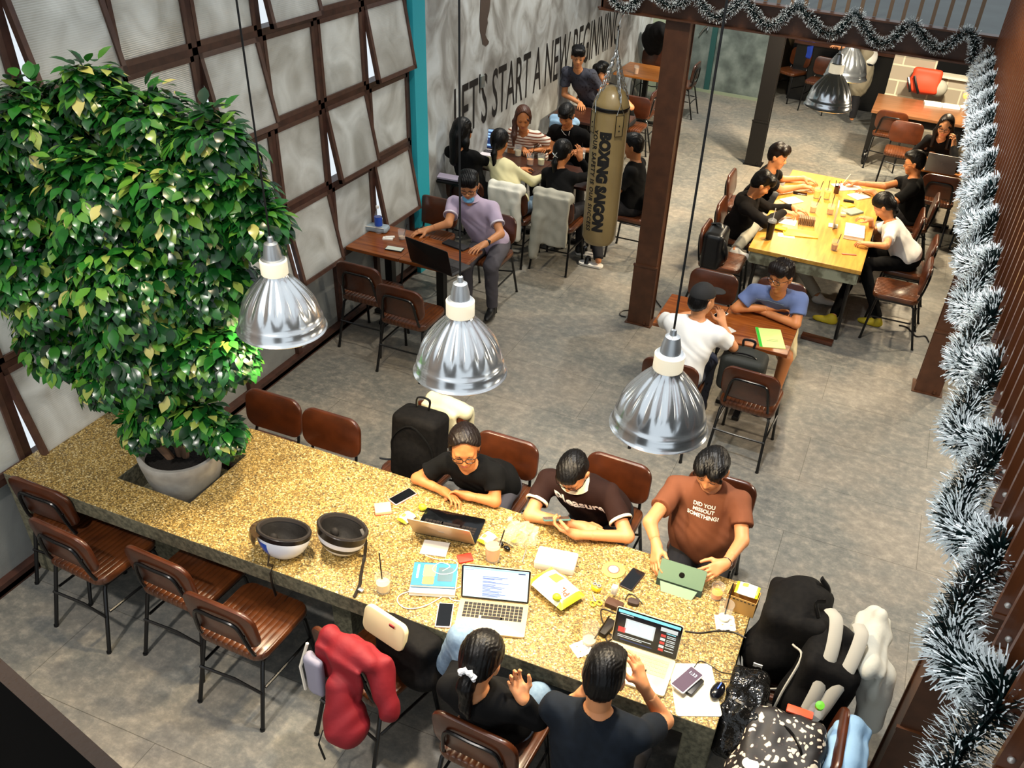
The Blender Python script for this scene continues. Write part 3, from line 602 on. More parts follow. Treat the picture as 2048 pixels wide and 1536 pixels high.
# small wooden tables
WR = wood_mat('red_wood', '#5e2a10', '#96521f', .26); WD = wood_mat('dark_wood', '#2d1710', '#4d2a1b', .3); WO = wood_mat('orange_wood', '#8a4a1c', '#bf7a38', .3); WB = wood_mat('plain_brown_wood', '#5f3d22', '#80563a', .3)
def small_table(x0, x1, y0, y1, m, label, group=None, h=.75):
    cx, cy = (x0 + x1) / 2, (y0 + y1) / 2; r = tag(empty('cafe_table', (cx, cy, 0)), label, 'table', group)
    MB().box((0, 0, h - .015), (x1 - x0 - .004, y1 - y0, .03), bev=.004).build('tabletop', m, r, smooth=False)
    MB().box((0, 0, h / 2 - .01), (.07, .07, h - .06)).box((0, 0, h - .045), (.3, .3, .03)).build('pedestal', BLK_M, r, smooth=False)
    for s in (-1, 1): MB().box((s * (x1 - x0) * .21, 0, .02), ((x1 - x0) * .42 - .07, .06, .035), bev=.006).build('foot', BLK_M, r, smooth=False)
    for s in (-1, 1): MB().box((0, s * (y1 - y0) * .21, .02), (.06, (y1 - y0) * .42 - .07, .035), bev=.006).build('foot', BLK_M, r, smooth=False)
    return r
small_table(-4.20, -3.68, 6.08, 6.66, WR, 'small red-brown wooden table against the window wall with the water bottle on it', 'wooden window tables')
small_table(-3.68, -3.13, 6.08, 6.60, WR, 'small red-brown wooden table carrying the black laptop', 'wooden window tables')
small_table(-1.40, -.91, 6.06, 6.62, WR, 'left half of the double wooden table in front of the steel column', 'double wooden tables')
small_table(-.91, -.33, 6.06, 6.66, WR, 'wooden table with the lime green folder lying on it', 'double wooden tables')
small_table(-4.16, -3.46, 8.50, 9.08, WD, 'dark table at the plaster wall under the blue-screened laptop', 'dark group tables')
small_table(-3.46, -2.78, 8.50, 9.08, WD, 'dark table crowded with milk tea glasses', 'dark group tables')
small_table(-4.16, -3.2, 10.62, 11.25, WD, 'dark table in front of the smiling person in the patterned shirt', 'dark group tables')
small_table(-4.16, -3.36, 13.15, 13.95, WO, 'bright orange-brown table at the far end of the plaster wall', None)
small_table(.18, .98, 11.24, 11.86, WO, 'orange-brown table under the grey laptop by the right-hand railing', None)
# big wooden study table
YT = wood_mat('yellow_wood', '#a8782c', '#c89a45', .34, (12, 1.2, 12))
r = tag(empty('study_table', (-.5, 9.12, 0)), 'large worn yellow wooden table covered with papers and drinks', 'table')
MB().box((0, 0, .73), (1.04, 2.44, .04), bev=.005).build('tabletop', YT, r, smooth=False)
PEEL = mat('peeling_paint', '#8e917c', .8, noise=(9, '#5c5a48', .4, .55), bump=(30, .5, .004))
MB().box((0, -1.19, .655), (.98, .03, .11)).box((0, 1.19, .655), (.98, .03, .11)).box((-.49, 0, .655), (.03, 2.38, .11)).box((.49, 0, .655), (.03, 2.38, .11)).build('apron', PEEL, r, smooth=False)
for sx in (-1, 1):
    for sy in (-1, 1): MB().tube([(sx * .44, sy * 1.12, .66), (sx * .46, sy * 1.15, 0)], .018, 8).build('leg', BLK_M, r)
r = tag(empty('caster_table', (.2, 14.0, 0)), 'long brown table on big black casters in front of the block wall', 'table')
MB().box((0, 0, .73), (1.3, 1.0, .04), bev=.004).build('tabletop', WB, r, smooth=False)
MB().box((0, -.44, .66), (1.26, .05, .10)).box((0, .44, .66), (1.26, .05, .10)).build('apron', BLK_M, r, smooth=False)
for sx in (-1, 1):
    for sy in (-1, 1):
        l = MB().box((sx * .58, sy * .43, .37), (.08, .08, .56)).build('leg', BLK_M, r, smooth=False)
        MB().lathe([(.0, -.03), (.09, -.03), (.1, -.015), (.1, .015), (.09, .03), (0, .03)], 20, M=TR(sx * .58, sy * .43 - .02, .1) @ RY(90)).build('caster', BLK_M, l)
# ---------------------------------------------------------------- potted tree
pc = (-3.35, 3.045)
tr = tag(empty('potted_tree', (pc[0], pc[1], .575)), 'big leafy green tree in a grey concrete pot set into the stone table', 'potted tree')
POT = mat('pot_concrete', '#a5a29a', .6, noise=(12, '#8a877f', .3, .7), bump=(30, .25, .004))
MB().lathe([(0, 0), (.150, 0), (.165, .01), (.205, .14), (.225, .25), (.230, .295), (.226, .303), (.205, .303), (.198, .295), (.195, .24)], 48).build('pot', POT, tr)
MB().lathe([(.0, .252), (.1, .25), (.197, .245)], 32).build('soil', mat('soil', '#15100b', .95, bump=(60, 1, .02)), tr)
rnd = random.Random(11)
clumps = [(190, 190, 62, .1), (80, 265, 95, .0), (300, 265, 85, .1), (430, 300, 75, .1), (50, 400, 110, 0), (220, 400, 120, -.1), (380, 420, 115, 0), (485, 390, 55, .1), (515, 455, 48, .05), (110, 540, 120, -.05), (280, 560, 130, -.15), (430, 560, 80, 0), (130, 670, 85, 0), (290, 690, 110, -.1), (410, 700, 75, -.05), (462, 705, 48, -.05), (330, 820, 55, -.1), (400, 845, 42, -.1), (445, 870, 30, -.08), (215, 755, 55, -.05), (30, 620, 70, .05), (-60, 480, 120, 0), (-40, 330, 90, 0), (340, 500, 120, .25), (150, 420, 120, .25), (200, 620, 110, .2), (280, 860, 28, -.1)]
tw = MB(); tips = []
trunk = [Vector((0.01, 0.0, .24)), Vector((-.02, .01, .45)), Vector((.0, 0, .7)), Vector((-.03, .02, 1.0)), Vector((.0, .0, 1.35))]
tk = MB()
tk.tube([(0, 0, .22), (-.03, .01, .42), (-.06, -.01, .62), (-.08, 0, .95), (-.10, 0, 1.4)], [.022, .02, .017, .014, .008], 8)
tk.tube([(.03, .0, .22), (.05, .02, .45), (.03, .03, .7), (.08, .02, 1.0), (.14, 0, 1.4)], [.020, .018, .015, .012, .007], 8)
tk.tube([(-.03, -.03, .22), (-.07, -.06, .33), (-.10, -.05, .45), (-.12, -.02, .6), (-.3, 0, .9)], [.024, .026, .02, .016, .008], 8)
CL = []
for u, v, rp, dy in clumps:
    p = aty(u, v, 3.045 + dy); dist = (p - Vector((0, 0, HC))).dot(RC[2]); q = p - Vector((pc[0], pc[1], .575)); CL.append((q, rp / F * dist))
for q, R_ in CL:
    a = Vector((0, 0, .55)).lerp(q, .25); a.z = max(.4, q.z * .55)
    tk.tube([(0, 0, .35), a, q], [.010, .008, .004], 6)
tk.build('trunk', mat('bark', '#7a5e48', .8, bump=(25, .6, .01)), tr)
LV = []; LF = []; LM = []
def leaf(base, d, up, L, w):
    d = d.normalized(); s = d.cross(up); s = s.normalized() if s.length > 1e-4 else d.orthogonal().normalized(); n = s.cross(d).normalized(); o = len(LV)
    prof = [(0, .0, 0), (.18, .62, .02), (.42, 1, .03), (.68, .78, -.02), (.86, .34, -.10), (1, 0, -.20)]
    fold = .22; ids = []
    for t, ww, dz in prof:
        c = base + d * (t * L) + n * dz * L
        LV.append(c - n * fold * ww * w * .5); ids.append(len(LV) - 1)
        if ww > 0: LV.append(c + s * ww * w); LV.append(c - s * ww * w)
    # vertex order: 0 | 1 2 3 | 4 5 6 | 7 8 9 | 10 11 12 | 13
    f = [(o, o + 2, o + 1), (o, o + 1, o + 3)]
    for k in (1, 4, 7): f += [(o + k, o + k + 1, o + k + 4, o + k + 3), (o + k, o + k + 3, o + k + 5, o + k + 2)]
    f += [(o + 10, o + 11, o + 13), (o + 10, o + 13, o + 12)]
    LF.extend(f)
for q, R_ in CL:
    n_ = int(50 + 4200 * R_ * R_)
    for _ in range(n_):
        z = rnd.uniform(-.8, 1); a = rnd.uniform(0, 2 * math.pi); h = math.sqrt(1 - z * z); dr = Vector((h * math.cos(a), h * math.sin(a), z))
        rr = R_ * (rnd.uniform(.45, 1.0)); tip = q + dr * rr; tip.z += .02
        ax = (dr + Vector((0, 0, -.35))).normalized()
        nl = rnd.choice((5, 6, 7)); L0 = rnd.uniform(.062, .096)
        side = ax.cross(Vector((0, 0, 1))); side = side.normalized() if side.length > .05 else Vector((1, 0, 0))
        for k in range(nl):
            an = (k - (nl - 1) / 2) / nl * 3.6; d = (ax * math.cos(an) + side * math.sin(an)); d.z -= rnd.uniform(.35, .9); d += Vector((rnd.uniform(-.2, .2), rnd.uniform(-.2, .2), rnd.uniform(-.1, .2)))
            L_ = L0 * rnd.uniform(.8, 1.15)
            leaf(tip + d.normalized() * .02, d, Vector((0, 0, 1)) + dr * .6, L_, L_ * .29)
m, nt, b, nd, lk = nodes('leaf_green')
ge = nd.new('ShaderNodeNewGeometry'); r1 = ramp(nd, [(0, '#06220d'), (.40, '#124a1a'), (.72, '#2d7426'), (.93, '#6b9a34'), (.985, '#b3b25c'), (1, '#d0c67e')]); lk.new(ge.outputs['Random Per Island'], r1.inputs[0]); lk.new(r1.outputs[0], b.inputs['Base Color'])
b.inputs['Roughness'].default_value = .26; b.inputs['Specular IOR Level'].default_value = .55
tl = nd.new('ShaderNodeBsdfTranslucent'); lk.new(r1.outputs[0], tl.inputs[0]); ms = nd.new('ShaderNodeMixShader'); ms.inputs[0].default_value = .18; lk.new(b.outputs[0], ms.inputs[1]); lk.new(tl.outputs[0], ms.inputs[2]); lk.new(ms.outputs[0], nd['Material Output'].inputs[0])
mb = MB(); mb.v = [tuple(v) for v in LV]; mb.f = LF; mb.m = [0] * len(LF)
# keep the leaves on the room side of the window wall
lim = XW + .10 - pc[0]
mb.v = [(max(x, lim + .02 * math.sin(40 * z)), y, z) for x, y, z in mb.v]
o = mb.build('foliage', m, tr, angle=180); o['kind'] = 'stuff'
# ================================================================ people
def skin_mat(name, c):
    m = mat(name, c, .5); b = m.node_tree.nodes['Principled BSDF']; b.inputs['Subsurface Weight'].default_value = .12; b.inputs['Subsurface Radius'].default_value = (.01, .004, .002); return m
SK1 = skin_mat('skin_warm', '#c27b48'); SK2 = skin_mat('skin_light', '#cb8a5c'); SK3 = skin_mat('skin_tan', '#b27448')
HAIR = mat('black_hair', '#080606', .42, bump=(55, .6, .005, (1, 1, .35)), noise=(20, '#040303', .3, .7), spec=.28); HAIR2 = mat('dark_brown_hair', '#130b08', .42, bump=(55, .6, .005, (1, 1, .35)), spec=.3); HAIR3 = mat('reddish_hair', '#4a2a1c', .4, bump=(55, .9, .006, (1, 1, .35)))
EYEW = mat('eye_white', '#e8e2da', .3); IRIS = mat('eye_dark', '#120a06', .2); LIP = mat('lip', '#b0604e', .45); LIP2 = mat('lip_pink', '#b8584f', .4); FRAMEM = mat('glasses_black', '#0b0b0c', .25)
def wr(a):
    def f(X, Y, Z): return a * (np.sin(34 * X + 21 * Z + 2.4 * np.sin(15 * Y + 11 * Z)) * .6 + np.sin(27 * Y - 30 * Z + 2.2 * np.sin(19 * X)) * .5 + .35 * np.sin(70 * X + 40 * Y + 55 * Z + 3 * np.sin(23 * Z)))
    return f
def v3(p): return np.array(tuple(p), float)
def ik(S, W, a, b, pole):
    d = W - S; L = min(np.linalg.norm(d), (a + b) * .999); u = d / np.linalg.norm(d); x = (a * a - b * b + L * L) / (2 * L); h = math.sqrt(max(a * a - x * x, 0))
    p = v3(pole); p = p - u * (p @ u); p = p / max(np.linalg.norm(p), 1e-6); return S + u * x + p * h
def hand_prims(W, E, d, n, right, curl, sc=1.0, spread=.12, thumb=.5):
    d = v3(d) / np.linalg.norm(d); n = v3(n); n = n - d * (n @ d); n /= np.linalg.norm(n); s = np.cross(d, n) * (1 if right else -1)
    P = [('c', E, W, .030 * sc, .0255 * sc, .01, ((E + (W - E) * .55), E - W)), ('c', W, W + d * .03, .024 * sc, .024 * sc, .02)]
    offs = (.027, .009, -.010, -.027); lens = ((.042, .026, .021), (.046, .029, .022), (.042, .027, .021), (.033, .021, .018)); kd = (.082, .088, .083, .074)
    for o, k in zip(offs, kd): P.append(('c', W + d * .012 + s * o * .55, W + d * k * sc + s * o * sc, .0145 * sc, .0115 * sc, .014))
    P.append(('c', W + d * .02 + s * .018, W + d * .05 + s * .024 + n * .008, .016 * sc, .014 * sc, .014))
    cs = curl if isinstance(curl, (tuple, list)) else (curl, curl * 1.05, curl * 1.12, curl * 1.2)
    for i in range(4):
        p = W + d * kd[i] * sc + s * offs[i] * sc; a = cs[i] * .55; r = (.0088, .0090, .0086, .0076)[i] * sc; sp = spread * (1.2, .35, -.45, -1.3)[i]
        for j, L in enumerate(lens[i]):
            dd = (d * math.cos(a) + n * math.sin(a)) + s * sp * math.cos(min(a, 1.2)); dd /= np.linalg.norm(dd)
            q = p + dd * L * sc; P.append(('c', p, q, r, r * .92, .0035)); p = q; r *= .92; a += cs[i]
    t0 = W + d * .028 * sc + s * .024 * sc + n * .006; d1 = s * .75 + d * .55 + n * .35; d1 /= np.linalg.norm(d1); t1 = t0 + d1 * .036 * sc
    d2 = s * (.45 - thumb * .4) + d * .85 + n * (.25 + thumb * .3); d2 /= np.linalg.norm(d2); t2 = t1 + d2 * .032 * sc; d3 = d2 - s * thumb * .3; t3 = t2 + d3 / np.linalg.norm(d3) * .024 * sc
    P += [('c', t0, t1, .0135 * sc, .0115 * sc, .012), ('c', t1, t2, .011 * sc, .0098 * sc, .006), ('c', t2, t3, .0098 * sc, .0085 * sc, .004)]
    return P
def person(label, seat, head, yaw=180, hyaw=180, pitch=15, roll=0, fem=False, skin=SK1, hair='short', hairm=HAIR, top='tee', topm=None, legm=None, legs='long', shoe=None,
           R=None, L=None, fine=0, knees=None, feet=None, glasses=False, pz=.56, sh=None, group=None, belly=1.0, neck_skin=True, standing=False, nose=1, name='person', shy=0):
    """R / L = dict(w=wrist, e=elbow or None, d=hand direction, n=palm normal, c=curl); fine 0 far, 1 middle, 2 near"""
    hb, hh, hn = ((.015, .0085, .0085), (.012, .0062, .006), (.009, .0045, .0045))[fine]
    root = tag(empty(name, (seat[0], seat[1], 0)), label, 'person', group)
    def put(o): o.parent = root; o.location = (-seat[0], -seat[1], 0); return o
    ya = math.radians(yaw); f = np.array([-math.sin(ya), math.cos(ya), 0]); rt = np.array([math.cos(ya), math.sin(ya), 0]); up = np.array([0, 0, 1.])
    H = v3(head); Rh = np.array((RZ(hyaw) @ RX(-pitch) @ RY(roll)).to_3x3())
    def hp(x, y, z): return H + Rh @ np.array([x, y, z])
    hf = Rh[:, 1]
    N = H - up * .175 * math.cos(math.radians(pitch) * .6) - f * (.015 + .11 * math.sin(math.radians(pitch)))
    P0 = np.array([seat[0], seat[1], pz]); sp = N - P0; sp /= np.linalg.norm(sp); A = axes(sp, rt)
    sw = (.145 if fem else .168) if sh is None else sh; g = .90 if fem else 1.0
    sr = math.radians(shy); rts = rt * math.cos(sr) + f * math.sin(sr)
    SR, SL = N - sp * .055 + rts * sw, N - sp * .055 - rts * sw
    if N[2] < 1.6: pass
    arms = []
    for S, a, s, rr in ((SR, R, 1, True), (SL, L, -1, False)):
        if a is None: a = dict(w=P0 + f * .36 + rt * s * .10 + up * .21)
        W = v3(a['w']); E = v3(a['e']) if a.get('e') is not None else ik(S, W, .285 * g, .25 * g, -up * .8 + rt * s * .7 - f * .3)
        d = v3(a.get('d', W - E)); n = v3(a.get('n', (0, 0, -1))); arms.append((S, E, W, d, n, a.get('c', .35), rr, a.get('t', .5)))
    HR, HL = P0 + rt * .09, P0 - rt * .09
    kn = [v3(k) for k in knees] if knees is not None else [P0 + f * .42 + rt * .12 - up * .03, P0 + f * .42 - rt * .12 - up * .03]
    ft = [v3(k) for k in feet] if feet is not None else [kn[0] - f * .02 + np.array([0, 0, .09 - kn[0][2]]), kn[1] - f * .06 + np.array([0, 0, .09 - kn[1][2]])]
    def torso(o, flare=0):
        c1, c2, c3 = P0 + sp * (np.linalg.norm(N - P0) * .66), P0 + sp * (np.linalg.norm(N - P0) * .36), P0 + sp * .04
        q = [('c', SR * .92 + N * .08, SL * .92 + N * .08, .052 * g + o, .052 * g + o, .05), ('e', c1, (.158 * g * (sw / .168) + o, .108 * g + o, .19 + o), A, .06), ('e', c2 + f * .01 * belly, ((.138 * g + o + flare) * belly, (.105 * g + o + flare) * belly, .17 + o), A, .06), ('e', c3, ((.162 + o + flare) * (1.0 if not fem else 1.0), .125 + o + flare, .12 + o), A, .06)]
        if fem: q += [('e', c1 + f * .075 + rt * .06 + sp * -.01, (.055 + o * .5,) * 3, None, .05), ('e', c1 + f * .075 - rt * .06 + sp * -.01, (.055 + o * .5,) * 3, None, .05)]
        return q
    # ------------ body: trunk, arms, legs (one skin), head and hands meshed finer
    B = torso(-.004)
    for (S, E, W, d, n, c, rr, t) in arms: B += [('c', S, E, .045 * g, .038 * g, .03), ('c', E, W, .038 * g, .0255 * g, .012, (E + (W - E) * .72, W - E))]
    for h_, k_, a_ in ((HR, kn[0], ft[0]), (HL, kn[1], ft[1])): B += [('c', h_, k_, .078 * g, .056 * g, .04), ('c', k_, a_, .054 * g, .034 * g, .02)]
    B += [('c', N - sp * .04, N + (hp(0, -.02, -.06) - N) * .35, .058 * g, .052 * g, .03)]
    hs = .97 if fem else 1.0
    nk = hp(0, -.022, -.06)
    Hd = [('e', hp(0, -.012, .03), (.076, .094, .088), Rh, .01), ('e', hp(0, .022, -.03), (.062, .066, .080), Rh, .035), ('e', hp(0, .035, -.068), (.045, .045, .048), Rh, .03), ('c', hp(-.008, .066, -.100), hp(.008, .066, -.100), .017, .017, .025),
          ('e', hp(.036, .055, -.030), (.028, .026, .030), Rh, .025), ('e', hp(-.036, .055, -.030), (.028, .026, .030), Rh, .025), ('c', hp(-.036, .072, .021), hp(.036, .072, .021), .011, .011, .02),
          ('c', hp(0, .080, .006), hp(0, .101, -.030), .0085, .0115, .012), ('c', hp(-.012, .092, -.034), hp(.012, .092, -.034), .0085, .0085, .008),
          ('e', hp(0, .076, -.062), (.026, .016, .016), Rh, .015)]
    for s in (-1, 1):
        Hd += [('-e', hp(s * .031, .088, .001), (.017, .013, .010), Rh, .010), ('e', hp(s * .031, .0725, .0035), (.0148, .0135, .0098), Rh, .004), ('e', hp(s * .078, -.006, -.012), (.010, .019, .031), Rh, .006), ('e', hp(s * .084, -.012, -.002), (.007, .016, .020), Rh, .005)]
    Hd += [('c', N + (nk - N) * .0, nk, .054 * g, .050 * g, .025, (N + (nk - N) * .05, N - nk))]
    parts = [sdf_mesh(B, hb), sdf_mesh(Hd, hh)]
    for (S, E, W, d, n, c, rr, t) in arms: parts.append(sdf_mesh(hand_prims(W, E, d, n, rr, c, .93 if fem else 1.02, thumb=t), hn))
    body = put(np_obj('body', parts, skin))
    # ------------ clothes
    if topm is not None:
        T = torso(.010, .012)
        for (S, E, W, d, n, c, rr, t) in arms:
            if top in ('tee', 'polo', 'vneck'):
                q = S + (E - S) * .62; T += [('c', S, E, .060 * g, .066 * g, .035, (q, E - S))]
            else: T += [('c', S, E, .056 * g, .052 * g, .03), ('c', E, W, .052 * g, .040 * g, .02, (E + (W - E) * .95, W - E))]
        if top == 'hoodie': T += [('e', N - f * .07 - up * .03, (.11, .085, .06), A, .04)]
        hem = (P0 - sp * .07, -sp)
        nq = N + (nk - N) * .18; T += [('-c', nq, nq + (nk - N), .064 * g, .075 * g, .01)] if top != 'hoodie' else []
        if top == 'vneck': T += [('-c', N + f * .07 - sp * .02, N + f * .11 + sp * .06, .03, .06, .01)]
        shirt = put(blob('shirt', T, hb * .9, topm, None, wr(.0035)))
    else: shirt = None
    if legm is not None:
        T = [('e', P0 + sp * .0, (.168, .130, .11), A, .05)]
        for h_, k_, a_ in ((HR, kn[0], ft[0]), (HL, kn[1], ft[1])):
            if legs == 'long': T += [('c', h_, k_, .088 * g, .070 * g, .04), ('c', k_, a_, .068 * g, .052 * g, .02, (k_ + (a_ - k_) * .97, a_ - k_))]
            else: T += [('c', h_, k_, .092 * g, .082 * g, .04, (h_ + (k_ - h_) * .92, k_ - h_))]
        put(blob('trousers', T, hb, legm, None, wr(.003)))
    if shoe is not None or feet is None:
        sm = shoe or mat('shoe_black', '#111112', .5)
        for a_ in ft:
            put(blob('shoe', [('e', a_ + f * .07 + up * -.045, (.042, .125, .036), axes(up, rt), .01, (np.array([0, 0, .004]), (0, 0, -1))), ('e', a_ + f * .01 - up * .02, (.040, .055, .055), axes(up, rt), .03)], .011 if fine < 2 else .009, sm))
    # ------------ hair
    hl = (hp(0, .060, .083), Rh @ np.array([0, .847, -.53])) if hair != 'tied' else (hp(0, .052, .090), Rh @ np.array([0, .87, -.49])); ch = Rh @ np.array([0, 0, 1.])
    Hr = []
    side = .080 if hair in ('under',) else .087
    if hair != 'cap': Hr += [('e', hp(0, -.014, .033), (side + .003 * fem, .106 + .004 * fem, .101 + .004 * fem), Rh, .01, hl), ('e', hp(0, -.055, -.02), (.068, .052, .06), Rh, .02, hl)]
    back = -hf * np.array([1, 1, 0]); back = back / max(np.linalg.norm(back), 1e-3)
    if hair == 'short': Hr += [('e', hp(0, .018, .085), (.074, .082, .044), Rh, .02), ('e', hp(.02, .066, .078), (.05, .028, .026), Rh, .02)]
    if hair == 'under': Hr += [('e', hp(0, .012, .085), (.070, .086, .045), Rh, .015), ('e', hp(0, .070, .078), (.056, .02, .022), Rh, .015)]
    if hair == 'messy': Hr += [('e', hp(s * .03, y, .092), (.055, .05, .042), Rh, .02) for s in (-1, 1) for y in (-.03, .045)] + [('e', hp(s * .035, .075, .066), (.04, .024, .03), Rh, .02) for s in (-1, 1)]
    if hair == 'middle': Hr += [('e', hp(s * .040, .02, .078), (.052, .085, .046), Rh, .012) for s in (-1, 1)] + [('c', hp(s * .03, .083, .075), hp(s * .070, .070, .022), .019, .014, .02) for s in (-1, 1)] + [('-c', hp(0, -.02, .142), hp(0, .1, .112), .006, .006, .006)]
    if hair == 'fringe': Hr += [('e', hp(0, .018, .085), (.076, .084, .040), Rh, .02), ('e', hp(0, .076, .052), (.064, .020, .034), Rh, .02), ('c', hp(.07, .05, .03), hp(.078, .035, -.01), .014, .008, .02), ('c', hp(-.07, .05, .03), hp(-.078, .035, -.01), .014, .008, .02)]
    if hair in ('pony', 'lowpony', 'tied'):
        Hr += [('e', hp(0, .0, .055), (.080, .09, .070), Rh, .02, hl)]
    if hair == 'pony':
        q0 = hp(0, -.105, -.012); q1 = q0 + back * .03 - up * .06; q2 = q1 - up * .13 + back * .0; Hr += [('c', q0, q1, .022, .036, .015), ('c', q1, q2, .036, .026, .02), ('c', q2, q2 - up * .07 + rt * .015, .026, .010, .02)]
    if hair == 'lowpony':
        q0 = hp(0, -.10, -.03); q1 = q0 + back * .025 - up * .08; q2 = q1 - up * .14 + rt * .01; Hr += [('c', q0, q1, .020, .030, .015), ('c', q1, q2, .030, .016, .02)]
    if hair == 'tied': Hr += [('e', hp(0, -.112, .03), (.032, .03, .030), Rh, .01), ('c', hp(.074, .03, .02), hp(.072, .01, -.05), .010, .006, .02)]
    if hair == 'long':
        Hr += [('e', hp(0, -.03, -.03), (.09, .085, .10), Rh, .03, (hp(0, .045, 0), hf))]
        for s in (-1, 1):
            a0 = hp(s * .074, .01, .01); a1 = hp(s * .088, -.01, -.09); a2 = a1 - up * .17 + rt * s * (.0) + f * .01; Hr += [('c', a0, a1, .022, .030, .02), ('c', a1, a2, .030, .022, .03)]
        b1 = hp(0, -.075, -.06); Hr += [('c', b1, b1 - up * .24 + back * .02, .065, .05, .04)]
        Hr += [('c', hp(.01, .085, .07), hp(.066, .060, .01), .014, .012, .02), ('c', hp(-.01, .085, .07), hp(-.066, .060, .01), .014, .012, .02)]
    if hair == 'sidelong':
        a1 = hp(.08, .0, -.05); Hr += [('c', hp(.07, .02, .03), a1, .025, .032, .02), ('c', a1, a1 - up * .14 + f * .05, .034, .03, .03), ('c', a1 - up * .14 + f * .05, a1 - up * .24 + f * .06, .03, .012, .03), ('c', hp(-.01, .085, .07), hp(-.066, .060, .01), .014, .012, .02), ('c', hp(-.072, .02, .03), hp(-.078, .0, -.06), .02, .012, .02)]
    if hair == 'bun': Hr += [('e', hp(0, -.09, .08), (.04, .04, .036), Rh, .01)]
    if hair == 'cap': Hr += [('e', hp(0, -.02, .0), (.080, .096, .085), Rh, .01, [hl, (hp(0, 0, .03), ch)]), ('e', hp(0, -.065, -.035), (.062, .045, .05), Rh, .02)]
    if hair in ('tied', 'pony', 'lowpony', 'long', 'sidelong'): Hr.append(('-e', hp(0, .082, .068), (.050, .052, .046), Rh, .012))
    hx = Rh[:, 0]
    def hn_(X, Y, Z):
        u = (X - H[0]) * hx[0] + (Y - H[1]) * hx[1] + (Z - H[2]) * hx[2]; w = (X - H[0]) * hf[0] + (Y - H[1]) * hf[1] + (Z - H[2]) * hf[2]
        return .0012 * np.sin(520 * u + 5 * np.sin(60 * w)) + .0010 * np.sin(310 * u + 140 * w)
    put(blob('hair', Hr, hh, hairm, None, hn_ if fine else None))
    # ------------ face
    MH = Matrix.Translation(H) @ Matrix(Rh.tolist()).to_4x4()
    if fine or not hair.startswith('x'):
        for s in (-1, 1):
            e = MB().ball((s * .031, .0745, -.0015), (.0125, .0105, .0072), 10, 0, MH).ball((s * .031, .0815, -.0035), (.0056, .0044, .0052), 8, 1, MH); e.tube([(s * .031 - .016, .082, .000), (s * .031 - .008, .088, .0032), (s * .031, .0895, .0042), (s * .031 + .008, .088, .0032), (s * .031 + .016, .082, .000)], .0015, 5, 1, MH)
            put(e.build('eye', [EYEW, IRIS]))
            put(MB().tube([(s * .013, .0865, .0185), (s * .026, .0855, .0235), (s * .040, .079, .0225), (s * .050, .070, .0175)], [.0022, .0034, .0032, .001], 6, 0, MH).build('eyebrow', hairm))
        put(MB().ball((0, .0895, -.0595), (.021, .0062, .0044), 10, 0, MH).ball((0, .0885, -.0675), (.018, .0068, .0052), 10, 0, MH).build('lips', LIP2 if fem else LIP))
    if glasses:
        gl = MB()
        for s in (-1, 1):
            o2 = rrect(.050, .038, .014 if glasses == 1 else .018, 4, s * .0325, -.003); gl.tube([(x, .100 - abs(x) * .12, z) for x, z in o2], .0021, 5, 0, MH, closed=True)
            gl.tube([(s * .057, .093, .006), (s * .080, .06, .006), (s * .090, -.01, .002), (s * .086, -.03, -.012)], .0020, 5, 0, MH)
        gl.tube([(-.010, .099, .002), (0, .102, .005), (.010, .099, .002)], .002, 5, 0, MH); put(gl.build('glasses', FRAMEM))
    return dict(root=root, put=put, body=body, shirt=shirt, H=H, hp=hp, MH=MH, N=N, P0=P0, f=f, rt=rt, sp=sp, arms=arms, up=up, Rh=Rh)
def project(D, target, verts, origin, right, upv, dirn, off=.0025):
    """lay flat lettering on a surface: verts are (x, y) in the frame origin/right/up, thrown along dirn"""
    me = target.data; bv = BVHTree.FromPolygons([v.co.copy() for v in me.vertices], [tuple(p.vertices) for p in me.polygons]); out = []
    o, r, u, d = Vector(origin), Vector(right).normalized(), Vector(upv).normalized(), Vector(dirn).normalized()
    for v in verts:
        p = o + r * v[0] + u * v[1]; h = bv.ray_cast(p - d * .25, d, .6)
        out.append(h[0] - d * off if h[0] is not None else p)
    return out
def decal(pp, txt, size, mcol, c, width=None, name='lettering', back=False, rot=0, rows=None, bold=.01, on='shirt'):
    """c = centre on the shirt (world)"""
    vs, fs = text_mesh(txt, size, 1.0, 'CENTER', bold=bold * size)
    if not vs: return
    vs, fs = refine(vs, fs, size * .25)
    if width: w = max(v[0] for v in vs) - min(v[0] for v in vs); vs = [(v[0] * width / w, v[1], 0) for v in vs]
    my = sum(v[1] for v in vs) / len(vs); cr, sr_ = math.cos(rot), math.sin(rot); vs = [(v[0] * cr - (v[1] - my) * sr_, v[0] * sr_ + (v[1] - my) * cr, 0) for v in vs]
    f = pp['f'] * (-1 if back else 1); sp = pp['sp']; nrm = f - sp * (f @ sp); nrm /= np.linalg.norm(nrm); right = -pp['rt'] * (-1 if back else 1)
    P = project(None, pp['shirt'], vs, c, right, sp, -nrm)
    return pp['put'](MB().add(P, fs).build(name, mcol, smooth=False))
def hit(pp, u, v):
    me = pp['shirt'].data; bv = BVHTree.FromPolygons([x.co.copy() for x in me.vertices], [tuple(p.vertices) for p in me.polygons]); return np.array(tuple(bv.ray_cast(Vector((0, 0, HC)), ray(u, v).normalized())[0]))
def neck_frame(pp, t=.25):
    nk = pp['hp'](0, -.022, -.06); N = pp['N']; c = N + (nk - N) * t; A = axes(nk - N, pp['rt']); M = Matrix(A.tolist()).to_4x4(); M.translation = Vector(c); return M
def collar(pp, m, flare=.026):
    M = neck_frame(pp, .42)
    pp['put'](MB().lathe([(.054, .012), (.058, .016), (.064, .006), (.064 + flare, -.026), (.060 + flare, -.030), (.058, .0)], 28, M=M).build('collar', m))
